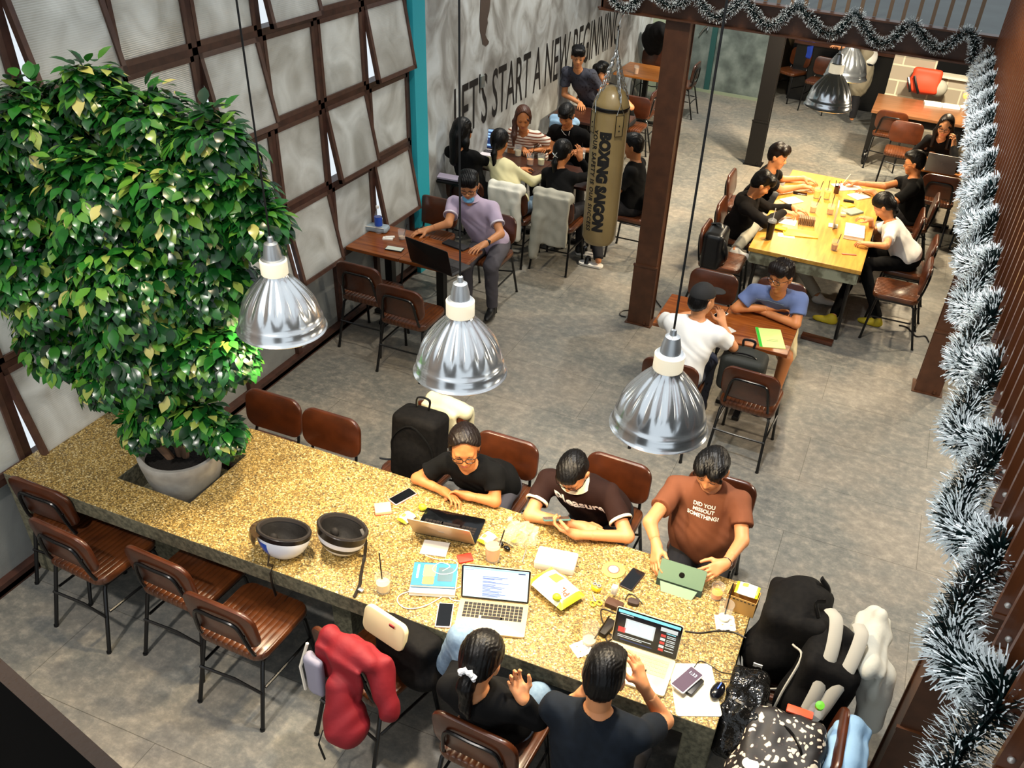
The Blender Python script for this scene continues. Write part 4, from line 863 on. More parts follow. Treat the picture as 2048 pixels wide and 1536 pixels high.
def cuffs(pp, m, r=.0655):
    for (S, E, W, d, n, c, rr, t) in pp['arms']:
        q = S + (E - S) * .615; M = Matrix(axes(E - S, (1, 0, 0)).tolist()).to_4x4(); M.translation = Vector(q); pp['put'](MB().lathe([(r, -.012), (r + .003, -.006), (r + .003, .004), (r - .004, .006)], 24, M=M).build('cuff', m))
def A_(u, v, z): p = at(u, v, z); return (p.x, p.y, p.z)
BLKC = mat('black_cloth', '#080808', .9, spec=.2); NAVY = mat('navy_cloth', '#0e1620', .85, noise=(30, '#0a1119', .3, .7), spec=.25); BRN1 = mat('dark_brown_cloth', '#25110b', .85, spec=.25); BRN2 = mat('brown_cloth', '#71422b', .85, spec=.3)
JEAN = mat('blue_denim', '#7f97ad', .85, noise=(60, '#6b849c', .3, .7)); GREYC = mat('grey_cloth', '#4a474d', .85); WHITEC = mat('white_cloth', '#e6e3dc', .85); CREAM = mat('cream_cloth', '#dcd3a4', .85); LILAC = mat('lilac_cloth', '#b3a3ba', .85); BLUEC = mat('slate_blue_cloth', '#5b6a94', .85)
WHP = mat('white_print', '#f2efe8', .6)
NEARP = []
DN = (0, 0, -1)
STR = mat('striped_cloth', '#e9dccb', .85); nt = STR.node_tree; nd = nt.nodes; b = nd['Principled BSDF']
tc = nd.new('ShaderNodeTexCoord'); w = nd.new('ShaderNodeTexWave'); w.bands_direction = 'Z'; w.inputs['Scale'].default_value = 9; r_ = ramp(nd, [(.25, '#8a4b33'), (.32, '#ecdfd0')]); nt.links.new(tc.outputs['Object'], w.inputs['Vector']); nt.links.new(w.outputs['Fac'], r_.inputs[0]); nt.links.new(r_.outputs[0], b.inputs['Base Color'])
PATT = mat('patterned_cloth', '#14141a', .8, noise=(45, '#3a3d4a', .60, .64)); DKG = mat('dark_trousers', '#141318', .85); SHORTB = mat('beige_shorts', '#cdbd92', .85); APR = mat('apron_beige', '#8f8570', .8)
GREYP = mat('light_grey_trousers', '#a9a596', .85); WSH = mat('white_shoe', '#dcdad4', .6); YSH = mat('yellow_shoe', '#b5a01f', .6); HOOD = mat('hoodie_dark', '#110e0d', .9, spec=.2); BLK2 = mat('soft_black_cloth', '#060607', .9, spec=.2)
# ---- the three behind the stone table
p1 = person('person in black V-neck top and glasses, forearms folded on the stone table', (-1.76, 3.92), A_(929, 893, 1.12), 184, 206, 18, fem=True, skin=SK1, hair='tied', hairm=HAIR2, top='vneck', topm=BLKC, legm=GREYC, fine=2, glasses=1,
    R=dict(w=A_(888, 983, .79), e=A_(834, 957, .79), d=(.95, -.35, .0), n=(.2, -.5, -.8), c=.6), L=dict(w=A_(936, 992, .80), e=A_(990, 1003, .79), d=(-1, -.05, .02), n=(-.3, -.7, -.5), c=.75))
p2 = person('person in dark brown polo with white collar and glasses, looking down at a phone', (-1.05, 3.98), A_(1146, 943, 1.10), 184, 178, 40, skin=SK2, hair='under', top='polo', topm=BRN1, legm=DKG, fine=2, glasses=1, sh=.185, belly=1.08,
    R=dict(w=A_(1160, 1052, .785), e=A_(1060, 1030, .79), d=(1, -.1, 0), n=(0, .3, -1), c=.5), L=dict(w=A_(1152, 1069, .81), e=A_(1255, 1073, .79), d=(-1, -.05, .10), n=(.05, .6, .8), c=.75, t=.8))
collar(p2, mat('cream_rib', '#e5dcc0', .8)); cuffs(p2, MATS['cream_rib'])
p3 = person('person in lighter brown T-shirt with white writing, holding a green-backed tablet', (-.42, 3.90), A_(1425, 938, 1.19), 184, 174, 25, skin=SK2, hair='middle', top='tee', topm=BRN2, legm=DKG, fine=2, sh=.182, belly=1.3,
    R=dict(w=A_(1314, 1093, .86), e=A_(1300, 1044, .93), d=(.15, -.75, -.35), n=(.75, .1, -.6), c=.5), L=dict(w=A_(1450, 1128, .86), e=A_(1484, 1082, .86), d=(-.55, -.75, -.1), n=(-.5, .4, -.75), c=.42))
decal(p2, 'Pleasure', .085, WHP, hit(p2, 1160, 1010), rot=-.06, bold=.03)
c3 = hit(p3, 1407, 1021)
for i, tx in enumerate(('DID YOU', 'MISSOUT', 'SOMETHING?')): decal(p3, tx, .030, WHP, c3 + p3['sp'] * (.030 - .031 * i) - p3['rt'] * (0), bold=.03, rot=-.03)
# bracelet on p3
e = p3['arms'][1]; M = Matrix(axes(e[2] - e[1]).tolist()).to_4x4(); M.translation = Vector(e[2] - (e[2] - e[1]) * .08); p3['put'](MB().lathe([(.029, -.004), (.031, 0), (.029, .004)], 20, M=M).build('bracelet', FRAMEM))
# ---- two with their backs to the camera
p4 = person('person in black top and pale jeans, ponytail in a white scrunchie', (-1.0, 2.36), A_(963, 1318, 1.10), 3, -4, 22, fem=True, skin=SK2, hair='pony', top='vneckless', topm=BLK2, legm=JEAN, fine=2,
    R=dict(w=A_(1046, 1398, .93), e=A_(1075, 1440, .80), d=(-.55, .25, .7), n=(-.2, -.1, 1), c=.6), L=dict(w=(-1.2, 2.62, .72), e=None, d=(0, 1, 0), n=DN, c=.4),
    knees=[A_(1075, 1392, .62), A_(922, 1275, .86)], feet=[(-.72, 2.95, .09), A_(884, 1338, .55)], shoe=SK2)
SCR = mat('white_satin', '#e9e9ea', .35); q0 = p4['hp'](0, -.118, -.022); M = Matrix(axes(p4['Rh'][:, 1] * -1 - np.array([0, 0, .6])).tolist()).to_4x4(); M.translation = Vector(q0)
p4['put'](MB().tube([(math.cos(t * .2618) * (.030 + .005 * math.sin(t * 2.1)), math.sin(t * .2618) * (.030 + .005 * math.cos(t * 1.7)), .004 * math.sin(t * 2.6)) for t in range(24)], [.012 + .003 * math.sin(k * 1.9) for k in range(24)], 8, 0, M, closed=True).build('scrunchie', SCR))
p5 = person('person in navy T-shirt from behind, hand at the cheek, near end of the stone table', (-.47, 2.06), A_(1208, 1352, 1.20), 2, 4, 14, skin=SK2, hair='short', top='tee', topm=NAVY, legm=DKG, fine=2, sh=.185,
    R=dict(w=A_(1285, 1370, 1.0), e=A_(1330, 1442, .80), d=(-.45, .35, .75), n=(-.8, .2, -.2), c=.5), L=dict(w=A_(1165, 1388, .93), e=A_(1120, 1420, .80), d=(.6, .3, .5), n=(.5, -.2, .5), c=.6))
# ---- window table
p6 = person('person in lilac polo and lowered blue face mask, working at the black laptop', (-3.30, 7.16), A_(938, 370, 1.19), 188, 196, 22, skin=SK2, hair='messy', top='polo', topm=LILAC, legm=GREYC, fine=2, glasses=1, sh=.185, belly=1.05,
    R=dict(w=A_(856, 459, .80), e=A_(897, 447, .86), d=(-.75, -.6, -.15), n=DN, c=.35), L=dict(w=A_(970, 488, .80), e=A_(1001, 468, .82), d=(-.35, -.9, -.1), n=DN, c=.3))
collar(p6, LILAC); cuffs(p6, mat('pale_rib', '#d9d2de', .8))
MH = p6['MH']; p6['put'](MB().lathe([(.001, .0), (.02, .006), (.04, .002), (.052, -.02)], 20, M=MH @ TR(0, .086, -.088) @ RX(-62) @ Matrix.Diagonal((1.05, .75, 1, 1))).tube([(.045, .085, -.075), (.072, .04, -.04), (.086, -.01, -.01)], .0012, 5, 0, MH).tube([(-.045, .085, -.075), (-.072, .04, -.04), (-.086, -.01, -.01)], .0012, 5, 0, MH).build('face_mask', mat('mask_blue', '#6fb2dc', .7)))
e = p6['arms'][1]; M = Matrix(axes(e[2] - e[1]).tolist()).to_4x4(); M.translation = Vector(e[2] - (e[2] - e[1]) * .14); p6['put'](MB().lathe([(.029, -.010), (.031, 0), (.029, .010)], 20, M=M).ball((0, 0, 0), (.012, .012, .014), 8, M=M @ TR(.026, .018, 0)).build('wristwatch', FRAMEM))
# ---- group at the plaster wall
p7 = person('person with long loose black hair in black, back to the camera beside the plaster wall', (-3.90, 8.08), A_(925, 262, 1.25), 0, -22, 14, fem=True, hair='long', top='long', topm=BLK2, legm=DKG, fine=1, R=dict(w=(-3.82, 8.50, .80), d=(0, 1, 0)), L=dict(w=(-3.98, 8.50, .80), d=(.3, 1, 0)))
p8 = person('person in cream jumper with a low black ponytail, back to the camera', (-3.50, 8.10), A_(999, 284, 1.13), -2, 0, 14, fem=True, hair='lowpony', top='long', topm=CREAM, legm=JEAN, fine=1, R=dict(w=(-3.3, 8.52, .80), d=(0, 1, 0)), L=dict(w=(-3.6, 8.52, .80), d=(.3, 1, 0)))
p9 = person('smiling person in brown and white striped top with reddish hair over one shoulder', (-3.92, 9.62), A_(1046, 236, 1.14), 188, 205, 18, fem=True, hair='sidelong', hairm=HAIR3, top='tee', topm=STR, legm=DKG, fine=1, R=dict(w=A_(1046, 298, .80), d=(.7, -.7, 0)), L=dict(w=A_(1078, 300, .80), d=(-.6, -.7, .1), c=.5))
p10 = person('person in black with a white lanyard, dark fringe over the face, looking down', (-3.36, 9.70), A_(1133, 230, 1.16), 184, 178, 30, hair='fringe', top='tee', topm=BLK2, legm=DKG, fine=1, R=dict(w=A_(1106, 296, .80), d=(-.5, -.8, .1), c=.5), L=dict(w=A_(1165, 300, .80), d=(-.5, -.8, 0)))
c10 = hit(p10, 1135, 262); P = [Vector(p10['N'] + p10['rt'] * s * .05 + p10['f'] * .07 + p10['sp'] * .0) for s in (1, -1)]; c_ = Vector(c10 - p10['sp'] * .08 + p10['f'] * .012)
p10['put'](MB().tube([P[0], P[0].lerp(c_, .5) + Vector(p10['f'] * .03), c_, P[1].lerp(c_, .5) + Vector(p10['f'] * .03), P[1]], .003, 5).build('lanyard', WHP))
p11 = person('person in black with silver hair clip, hand raised, left of the punching bag', (-3.02, 8.14), A_(1125, 305, 1.10), 0, -14, 16, fem=True, hair='lowpony', top='long', topm=BLK2, legm=DKG, fine=1, R=dict(w=A_(1160, 318, 1.0), e=A_(1180, 352, .82), d=(-.2, .3, .9), n=(-.6, .6, 0), c=.5), L=dict(w=(-3.15, 8.55, .80), d=(0, 1, 0)))
cl = p11['hp'](0, -.118, -.03); p11['put'](MB().tube([cl + np.array([-.03, -.01, .02]), cl + np.array([.0, -.02, 0]), cl + np.array([.03, -.01, -.02])], .005, 6).tube([cl + np.array([.02, -.012, .03]), cl + np.array([0, -.02, 0]), cl + np.array([-.02, -.012, -.03])], .005, 6).build('hair_clip', ALU))
p12 = person('smiling person in dark patterned open-collar shirt against the plaster wall', (-3.84, 11.6), A_(1156, 113, 1.37), 190, 205, 16, pz=.66, hair='messy', top='tee', topm=PATT, legm=DKG, fine=1, skin=SK2, R=dict(w=(-3.95, 11.2, .80), d=(.3, -.7, 0)), L=dict(w=A_(1178, 190, .84), d=(-.8, -.4, 0), c=.5))
p13 = person('person in black looking down, half hidden by the punching bag chains', (-3.50, 11.72), A_(1205, 145, 1.16), 170, 140, 26, hair='messy', top='tee', topm=BLK2, legm=DKG, fine=1, skin=SK2)
p14 = person('person in black T-shirt and sandals sitting behind the punching bag', (-2.42, 8.80), (-2.50, 8.82, 1.17), 92, 90, 15, hair='short', top='tee', topm=BLK2, legm=DKG, fine=1, skin=SK3, feet=[(-2.72, 8.55, .075), (-2.60, 8.33, .075)], knees=[(-2.84, 8.86, .52), (-2.80, 8.62, .52)])
# ---- double table
p17 = person('person in white T-shirt and black cap seen from behind, hand at the mouth', (-1.06, 5.66), A_(1405, 598, 1.15), -4, -32, 8, hair='cap', top='tee', topm=WHITEC, legm=PATT, fine=2, skin=SK2, sh=.182, R=dict(w=A_(1445, 648, .93), e=A_(1466, 694, .80), d=(-.35, .35, .8), n=(-.7, .5, 0), c=.8), L=dict(w=(-1.18, 6.20, .80), e=(-1.33, 6.05, .80), d=(.5, .6, 0), c=.4))
CAPM = mat('cap_black', '#1c1b1b', .85); MH = p17['MH']
p17['put'](np_obj('cap', [sdf_mesh([('e', p17['hp'](0, -.012, .035), (.088, .104, .094), p17['Rh'], .01, (p17['hp'](0, 0, .035), p17['Rh'] @ np.array([0, .1, -1.]))), ('e', p17['hp'](0, .125, .052), (.070, .080, .010), p17['Rh'], .012)], .006)], CAPM))
p18 = person('person in slate blue T-shirt and glasses with arms crossed on the wooden table', (-.55, 7.08), A_(1563, 552, 1.15), 184, 152, 12, hair='messy', top='tee', topm=BLUEC, legm=SHORTB, legs='short', fine=2, skin=SK1, glasses=1, sh=.185, hairm=HAIR2, R=dict(w=A_(1556, 616, .835), e=A_(1472, 616, .80), d=(1, -.1, .05), n=(-.1, -.5, -.8), c=.7), L=dict(w=A_(1512, 618, .79), e=A_(1592, 648, .79), d=(-1, .2, 0), n=DN, c=.3), knees=[(-.70, 6.50, .52), (-.36, 6.42, .52)], feet=[(-.72, 6.5, .09), (-.38, 6.30, .09)])
tq = p18['arms'][0][2] + np.array([.07, 0, .03]); tag(blob('crumpled_tissue', [('e', tq, (.022, .02, .02), None, .01), ('e', tq + np.array([.012, .01, .015]), (.015, .014, .018), None, .01), ('e', tq + np.array([-.014, .0, .014]), (.014, .016, .012), None, .01)], .004, WHP), 'crumpled white tissue in the hand of the person in blue', 'tissue')
decal(p18, '~~~~~~~~', .03, mat('pale_blue_print', '#a8c4d6', .7), hit(p18, 1543, 583), width=.22, bold=.01, name='print')
# ---- study table
p19 = person('person in black T-shirt in profile reaching over the far left of the study table', (-1.30, 9.72), A_(1556, 312, 1.15), -90, -98, 14, hair='messy', hairm=HAIR2, top='tee', topm=BLK2, legm=DKG, fine=1, skin=SK2, R=dict(w=A_(1606, 373, .80), e=A_(1562, 380, .80), d=(1, .15, 0), c=.7), L=dict(w=(-.85, 9.95, .80), d=(1, 0, 0)))
p20 = person('person in dark hoodie hunched over the left side of the study table', (-1.30, 8.80), A_(1523, 368, 1.10), -88, -72, 34, hair='messy', top='hoodie', topm=HOOD, legm=GREYP, fine=1, skin=SK2, R=dict(w=A_(1568, 424, .81), e=A_(1530, 445, .83), d=(1, .1, 0), c=.6), L=dict(w=(-.80, 9.0, .80), d=(1, -.1, 0)), knees=[A_(1508, 455, .60), (-.86, 8.95, .52)], feet=[A_(1470, 500, .48), A_(1636, 592, .07)], shoe=WSH)
p21 = person('person in black T-shirt and glasses writing at the far right of the study table', (.36, 10.18), A_(1829, 325, 1.14), 92, 88, 14, hair='short', top='tee', topm=BLK2, legm=DKG, fine=1, skin=SK3, glasses=1, R=dict(w=A_(1714, 366, .80), e=A_(1770, 372, .84), d=(-1, -.05, 0), c=.8), L=dict(w=(-.1, 9.95, .80), d=(-1, 0, 0)))
c_ = hit(p21, 1808, 377); 
p22 = person('person in white T-shirt with head bowed low over the study table papers', (.42, 8.90), A_(1768, 412, 1.03), 90, 84, 50, fem=True, hair='lowpony', top='tee', topm=WHITEC, legm=BLK2, fine=1, skin=SK2, R=dict(w=A_(1742, 440, .84), d=(-1, -.1, .2), c=.6), L=dict(w=A_(1740, 489, .80), e=A_(1772, 492, .84), d=(-1, .1, 0), c=.6), knees=[(-.02, 9.0, .52), (.02, 8.62, .52)], feet=[(-.12, 8.28, .07), (.30, 8.45, .07)], shoe=YSH)
p23 = person('person in black and glasses resting the chin on one hand behind the grey laptop', (.52, 12.18), A_(1891, 252, 1.15), 182, 176, 18, fem=True, hair='long', hairm=HAIR2, top='long', topm=BLK2, legm=DKG, fine=1, skin=SK2, glasses=1, L=dict(w=A_(1907, 292, .98), e=A_(1912, 335, .80), d=(-.2, -.1, .95), n=(-.7, .4, 0), c=.7), R=dict(w=A_(1862, 305, .80), d=(.6, -.8, 0)))
p24 = person('person in long beige apron standing by the dark counter, face out of sight', (-.78, 15.55), (-.82, 15.5, 1.58), 95, 95, 10, hair='short', top='tee', topm=WHITEC, legm=DKG, fine=0, skin=SK2, pz=.95, R=dict(w=(-1.15, 15.6, 1.10), d=(-1, 0, 0)), L=dict(w=(-1.2, 15.4, 1.12), d=(-1, 0, .1)), knees=[(-.80, 15.64, .5), (-.80, 15.46, .5)], feet=[(-.78, 15.64, .09), (-.78, 15.46, .09)])
p24['put'](blob('apron', [('e', (-.82, 15.53, 1.12), (.15, .20, .26), None, .05), ('e', (-.80, 15.54, .72), (.17, .235, .34), None, .06, ((0, 0, .42), (0, 0, -1)))], .016, APR, None, wr(.006)))
# ================================================================ things on the tables
def span(u1, v1, u2, v2, z=.752):
    a, b = at(u1, v1, z), at(u2, v2, z); d = b - a; return (a + b) / 2, math.atan2(d.y, d.x), d.length
def thing(name, u, v, z, label, cat, rz=0, group=None):
    p = at(u, v, z) if v is not None else Vector(u); return empty(name, tuple(p), math.radians(rz), label, cat, group)
GLASS = mat('clear_plastic', '#ffffff', .06, alpha=.22, spec=.8); GLASSW = mat('drink_glass', '#f4fbff', .05, alpha=.13, spec=.9)
STRAW = mat('straw_black', '#1a1210', .4); PAPER = mat('paper', '#f0ece2', .8); SILVER = mat('silver', '#b9b9b7', .3, .8); GOLD = mat('pale_gold', '#d9c49a', .35, .35); SCRB = mat('black_glass', '#08090b', .12); KEYM = mat('keys', '#1b1512', .5)
def screen_mat(n, c, e=.9): return mat(n, c, .2, emit=c, es=e)
S_WHITE = screen_mat('screen_white', '#cfe6f2', .75); S_DARK = screen_mat('screen_dark', '#10141f', .6); S_BLUE = screen_mat('screen_blue', '#31508c', .8); S_LB = screen_mat('screen_light_blue', '#9cc4ec', .8); S_CYAN = screen_mat('screen_cyan', '#7fd0e6', .8); S_GREY = screen_mat('screen_grey', '#b9c4cc', .7); S_RED = screen_mat('screen_red', '#b63a3a', .7); S_TXT = screen_mat('screen_text', '#6f7fc0', .6); S_NAVY = screen_mat('screen_navy', '#1f3260', .7)
def cup(u, v, label, col, r=.038, h=.11, level=.7, straw=None, z=.75, name='drink_glass', group=None, taper=.82, cat='glass', ice=True):
    t = thing(name, u, v, z, label, cat, 0, group); rb = r * taper
    MB().lathe([(.001, .002), (rb, .002), (rb + .001, .006), (r, h), (r - .002, h), (rb - .0015, .008), (.001, .007)], 20).build('cup_wall', GLASSW, t)
    lz = .01 + (h - .02) * level; rr = rb + (r - rb) * level - .003
    if level > 0:
        m = MB().lathe([(.001, .009), (rb - .003, .009), (rr, lz), (.001, lz)], 18)
        m.build('drink', mat('liquid_' + col.strip('#'), col, .25), t)
    if straw: MB().tube([(straw[0] * .3, straw[1] * .3, .02), (straw[0], straw[1], straw[2])], .0038, 6).build('straw', mat('straw_' + (straw[3] if len(straw) > 3 else '1a1210'), '#' + (straw[3] if len(straw) > 3 else '1a1210'), .4), t)
    return t
def flat(name, u1, v1, u2, v2, w, th, m, label, cat, z=.75, r=.008, screen=None, L=None, group=None, mtop=None, rim=.005):
    """flat box lying along the line between two pixels"""
    c, a, l = span(u1, v1, u2, v2, z + th); l = L or l; t = empty(name, (c.x, c.y, z + .0005), a, label, cat, group)
    b = MB().slab(rrect(l, w, r, 4), 0, th, min(.002, th * .25)); bo = b.build('case', m, t)
    if screen is not None: MB().slab(rrect(l - 2 * rim, w - 2 * rim, max(r - rim, .002), 4), th, th + .0008).build('screen', screen, t)
    return t
PH = 'phones on the stone table'
flat('phone', 782, 1005, 828, 980, .074, .009, mat('pink_case', '#d9a7a0', .5), 'dark phone in a pink case near the person in the V-neck top', 'phone', screen=SCRB, L=.155)
flat('phone', 893, 1205, 885, 1255, .078, .009, mat('pale_case', '#dfc9bd', .5), 'black-screened phone in a pale case, left of the gold laptop', 'phone', screen=SCRB, L=.158)
flat('phone', 1279, 1140, 1250, 1176, .076, .009, mat('dark_case', '#241a1c', .4), 'black phone lying beside the lime green round coaster', 'phone', screen=SCRB, L=.158)
t = flat('sticky_notes', 744, 1017, 787, 1012, .085, .022, mat('peach_paper', '#edb994', .8), 'block of peach sticky notes with a red base', 'note block', L=.09, r=.002); MB().box((0, 0, .002), (.092, .087, .003)).build('red_base', mat('red_card', '#c0332c', .6), t)
# helmets
def helmet(u, v, rz, label, stripe, visor, tilt=(-14, 4)):
    p = at(u, v, .84); t = empty('motorcycle_helmet', (p.x, p.y, .752), math.radians(rz), label, 'helmet')
    n = 14; outer = [(.125 * math.sin(math.pi / 2 * i / n) + 1e-4, .152 - .152 * math.cos(math.pi / 2 * i / n)) for i in range(n + 1)]
    M = Matrix.Diagonal((1.12, .94, 1, 1)); R_ = TR(0, 0, .02) @ RX(tilt[0]) @ RY(tilt[1]) @ TR(0, 0, -.018) @ M
    prof = outer + [(.127, .16), (.122, .166)]
    mi = MB().lathe(prof, 40, 0, R_)
    k = 40
    for fi in range(len(mi.f)):
        ring = fi // k
        if stripe == 2 and ring in (8, 9, 12): mi.m[fi] = 1
        if ring >= 13: mi.m[fi] = 1
        if stripe == 1 and ring < 12 and 18 <= fi % k <= 27: mi.m[fi] = 2 if ring > 5 else 0
    mi.build('shell', [mat('helmet_white', '#dfe3ea', .25, coat=.5), mat('helmet_black', '#151212', .3), mat('helmet_blue', '#1f4fb0', .3)], t)
    inn = [(.122, .166), (.112, .160), (.104, .14), (.095, .10), (.075, .055), (.045, .03), (.001, .022)]
    MB().lathe(inn, 32, 0, R_).build('lining', mat('helmet_lining', '#0a0706', .7, bump=(20, .4, .01)), t)
    MB().lathe([(.126, .161), (.122, .169), (.112, .168), (.105, .152)], 32, 0, R_).build('padded_rim', mat('helmet_rim', '#1a1411', .7), t)
    pads = MB()
    for a in (30, 150, 270): pads.ball((.07 * math.cos(math.radians(a)), .07 * math.sin(math.radians(a)), .075), (.022, .022, .03), 8, 0, R_)
    pads.build('inner_pad', mat('pad', '#120e0c', .8), t)
    if visor:
        g = MB(); pr = [(.128, .060), (.146, .085), (.158, .125), (.154, .150), (.130, .160)]; k = 15
        g.add([(r * math.cos(math.radians(125 + 8 * j)), r * math.sin(math.radians(125 + 8 * j)), z) for r, z in pr for j in range(k)], [(i * k + j, i * k + j + 1, (i + 1) * k + j + 1, (i + 1) * k + j) for i in range(4) for j in range(k - 1)], 0, R_)
        g.build('visor', mat('smoked_visor', '#3a2c20', .1, alpha=.8), t)
    return t, p
t1, hpz = helmet(562, 1088, 12, 'white helmet with a blue patch and smoked visor, upside down', 1, 1)
def world_pts(t, pts):
    Mi = (Matrix.Translation(t.location) @ t.rotation_euler.to_matrix().to_4x4()).inverted(); return [Mi @ Vector(p) for p in pts]
a = at(536, 1130, .80)
MB().tube(world_pts(t1, [a + Vector((0, .02, .05)), (a.x, a.y, .80), (a.x, 2.575, .765), (a.x + .003, 2.545, .745), (a.x + .006, 2.54, .66), (a.x + .012, 2.545, .58)]), .010, 6, flat=.3).build('chin_strap', KEYM, t1)
t2, hpz = helmet(676, 1080, -8, 'white helmet with black stripes, its strap trailing on the table', 2, 0)
q = [at(722, 1058, .90), at(731, 1080, .86), at(729, 1115, .76), at(722, 1150, .757), at(720, 1168, .757), at(708, 1195, .757)]
MB().tube(world_pts(t2, catmull(q, 5)), .010, 6, flat=.3).build('chin_strap', KEYM, t2)
MB().box(tuple(world_pts(t2, [at(722, 1180, .762)])[0]), (.03, .022, .012), bev=.003).build('buckle', SILVER, t2)
# laptops
def laptop(hl, hr, z, label, depth=.22, ang=112, body=SILVER, deck=SILVER, lidh=None, scr=None, rects=(), keys=True, trackpad=True, th=.013, W=None, lidm=None, logo=None):
    a, b = at(*hl, z + .012), at(*hr, z + .012); d = b - a; w = W or d.length; c = (a + b) / 2; rz = math.atan2(d.y, d.x)
    t = empty('laptop', (c.x, c.y, z + .001), rz, label, 'laptop'); lh = lidh or depth
    MB().slab(rrect(w, depth, .012, 4, 0, -depth / 2), 0, th, .002).build('base', deck, t)
    if keys:
        kb = MB(); rows = 5; kw = (w - .05) / 14; kh = depth * .085
        for r_ in range(rows):
            for k in range(14):
                if r_ == 4 and 4 <= k <= 8:
                    if k == 4: kb.box((0, -depth * .10 - r_ * kh * 1.12 - kh * .5, th + .001), (kw * 4.9, kh * .9, .002))
                    continue
                kb.box((-w / 2 + .025 + kw * (k + .5), -depth * .10 - r_ * kh * 1.12 - kh * .5, th + .001), (kw * .86, kh * .9, .002))
        kb.build('keyboard', KEYM if keys is True else keys, t, smooth=False)
    if trackpad: MB().slab(rrect(w * .36, depth * .30, .004, 2, 0, -depth * .80), th, th + .0006).build('trackpad', deck if trackpad is True else trackpad, t)
    M = TR(0, .002, th * .7) @ RX(-(180 - ang) + 0) @ RX(0)
    # lid lies in local XY (up = +y) then stands
    ML = TR(0, 0, th) @ RX(180 - ang)
    lid = MB().slab(rrect(w, lh, .012, 4, 0, lh / 2), -.006, 0, .0015, M=ML).build('lid', lidm or body, t)
    MB().slab(rrect(w - .006, lh - .006, .010, 4, 0, lh / 2), 0, .0006, M=ML).build('bezel', SCRB, t)
    s = MB().box((0, lh / 2 + .003, .0011), (w - .022, lh - .026, .0008), M=ML); ms = [scr or SCRB]
    for (x0, y0, x1, y1, mm) in rects:
        if mm not in ms: ms.append(mm)
        ww, hh = w - .022, lh - .026; s.box((-ww / 2 + ww * (x0 + x1) / 2, lh - .010 - hh * (y0 + y1) / 2, .0018), (ww * (x1 - x0), hh * (y1 - y0), .0006), ms.index(mm), ML)
    s.build('screen', ms, t, smooth=False)
    if logo: MB().slab(rrect(*logo, .004, 3, 0, lh / 2), -.0068, -.006, M=ML).build('logo', SILVER, t)
    return t
# gold laptop whose screen faces the camera
txt = [(.30, y, .30 + w_, y + .018, S_TXT) for y, w_ in ((.27, .38), (.32, .30), (.345, .18), (.43, .20), (.46, .40), (.53, .20), (.57, .18), (.60, .34), (.645, .30), (.69, .12), (.74, .30), (.78, .26), (.84, .36), (.88, .28), (.92, .24))]
laptop((921, 1196), (1058, 1210), .75, 'open gold laptop showing a document, in front of the person with the scrunchie', .215, 100, GOLD, GOLD, .205, S_WHITE, [(0, 0, 1, .05, S_LB), (.02, .09, .16, .10, S_TXT), (.84, .07, .95, .10, S_NAVY)] + txt)
laptop((1222, 1280), (1352, 1322), .75, 'open pale laptop with a dark video page, in front of the person in navy', .225, 100, mat('pale_silver', '#dcd6bf', .4, .2), mat('pale_silver2', '#e6dfc0', .45, .1), .205, S_DARK,
    [(0, 0, 1, .09, S_CYAN), (.03, .12, .25, .14, S_GREY), (.14, .24, .62, .70, S_GREY), (.17, .28, .59, .66, S_WHITE), (.04, .55, .16, .72, S_RED), (.70, .16, .97, .28, S_GREY), (.80, .31, .95, .33, S_CYAN)] + [(.72, y, .80, y + .08, S_GREY if i % 2 else S_RED) for i, y in enumerate((.38, .50, .62, .74, .85))] + [(.82, y, .96, y + .02, S_GREY) for y in (.39, .44, .52, .57, .64, .69, .77, .87)] + [(.05, .80, .60, .82, S_GREY), (.05, .85, .45, .87, S_GREY), (.1, .93, .62, .96, S_NAVY)], keys=mat('pale_keys', '#d5cc9e', .6), trackpad=None)
laptop((950, 1088), (828, 1063), .75, 'tan-backed laptop turned toward the person in the black V-neck top', .21, 118, mat('tan_lid', '#b9a083', .35, .4), SCRB, .20, S_BLUE, keys=True, trackpad=None, logo=(.035, .008))
# window table: black laptop seen from the back
laptop((905, 552), (822, 520), .75, 'big black laptop on the window table, its lid toward the camera', .25, 104, mat('black_lid', '#0c0c0d', .4), mat('dark_deck', '#33302f', .4), .24, S_BLUE, lidm=MATS['black_lid'])
laptop((968, 297), (991, 300), .75, 'laptop with a blue screen in front of the person with long loose hair', .22, 100, SILVER, mat('white_deck', '#e8e0e6', .4), .22, S_NAVY, [(0, 0, 1, .12, S_LB), (.1, .2, .5, .3, S_LB), (.15, .35, .6, .45, S_LB), (.1, .5, .4, .6, S_LB), (.1, .8, .8, .9, S_LB)], W=.29)
laptop((1910, 350), (1846, 338), .75, 'grey laptop with its lid toward the camera on the orange-brown table', .23, 105, mat('grey_lid', '#8f8d8a', .35, .5), SILVER, .22, S_WHITE, logo=(.02, .02), W=.34)
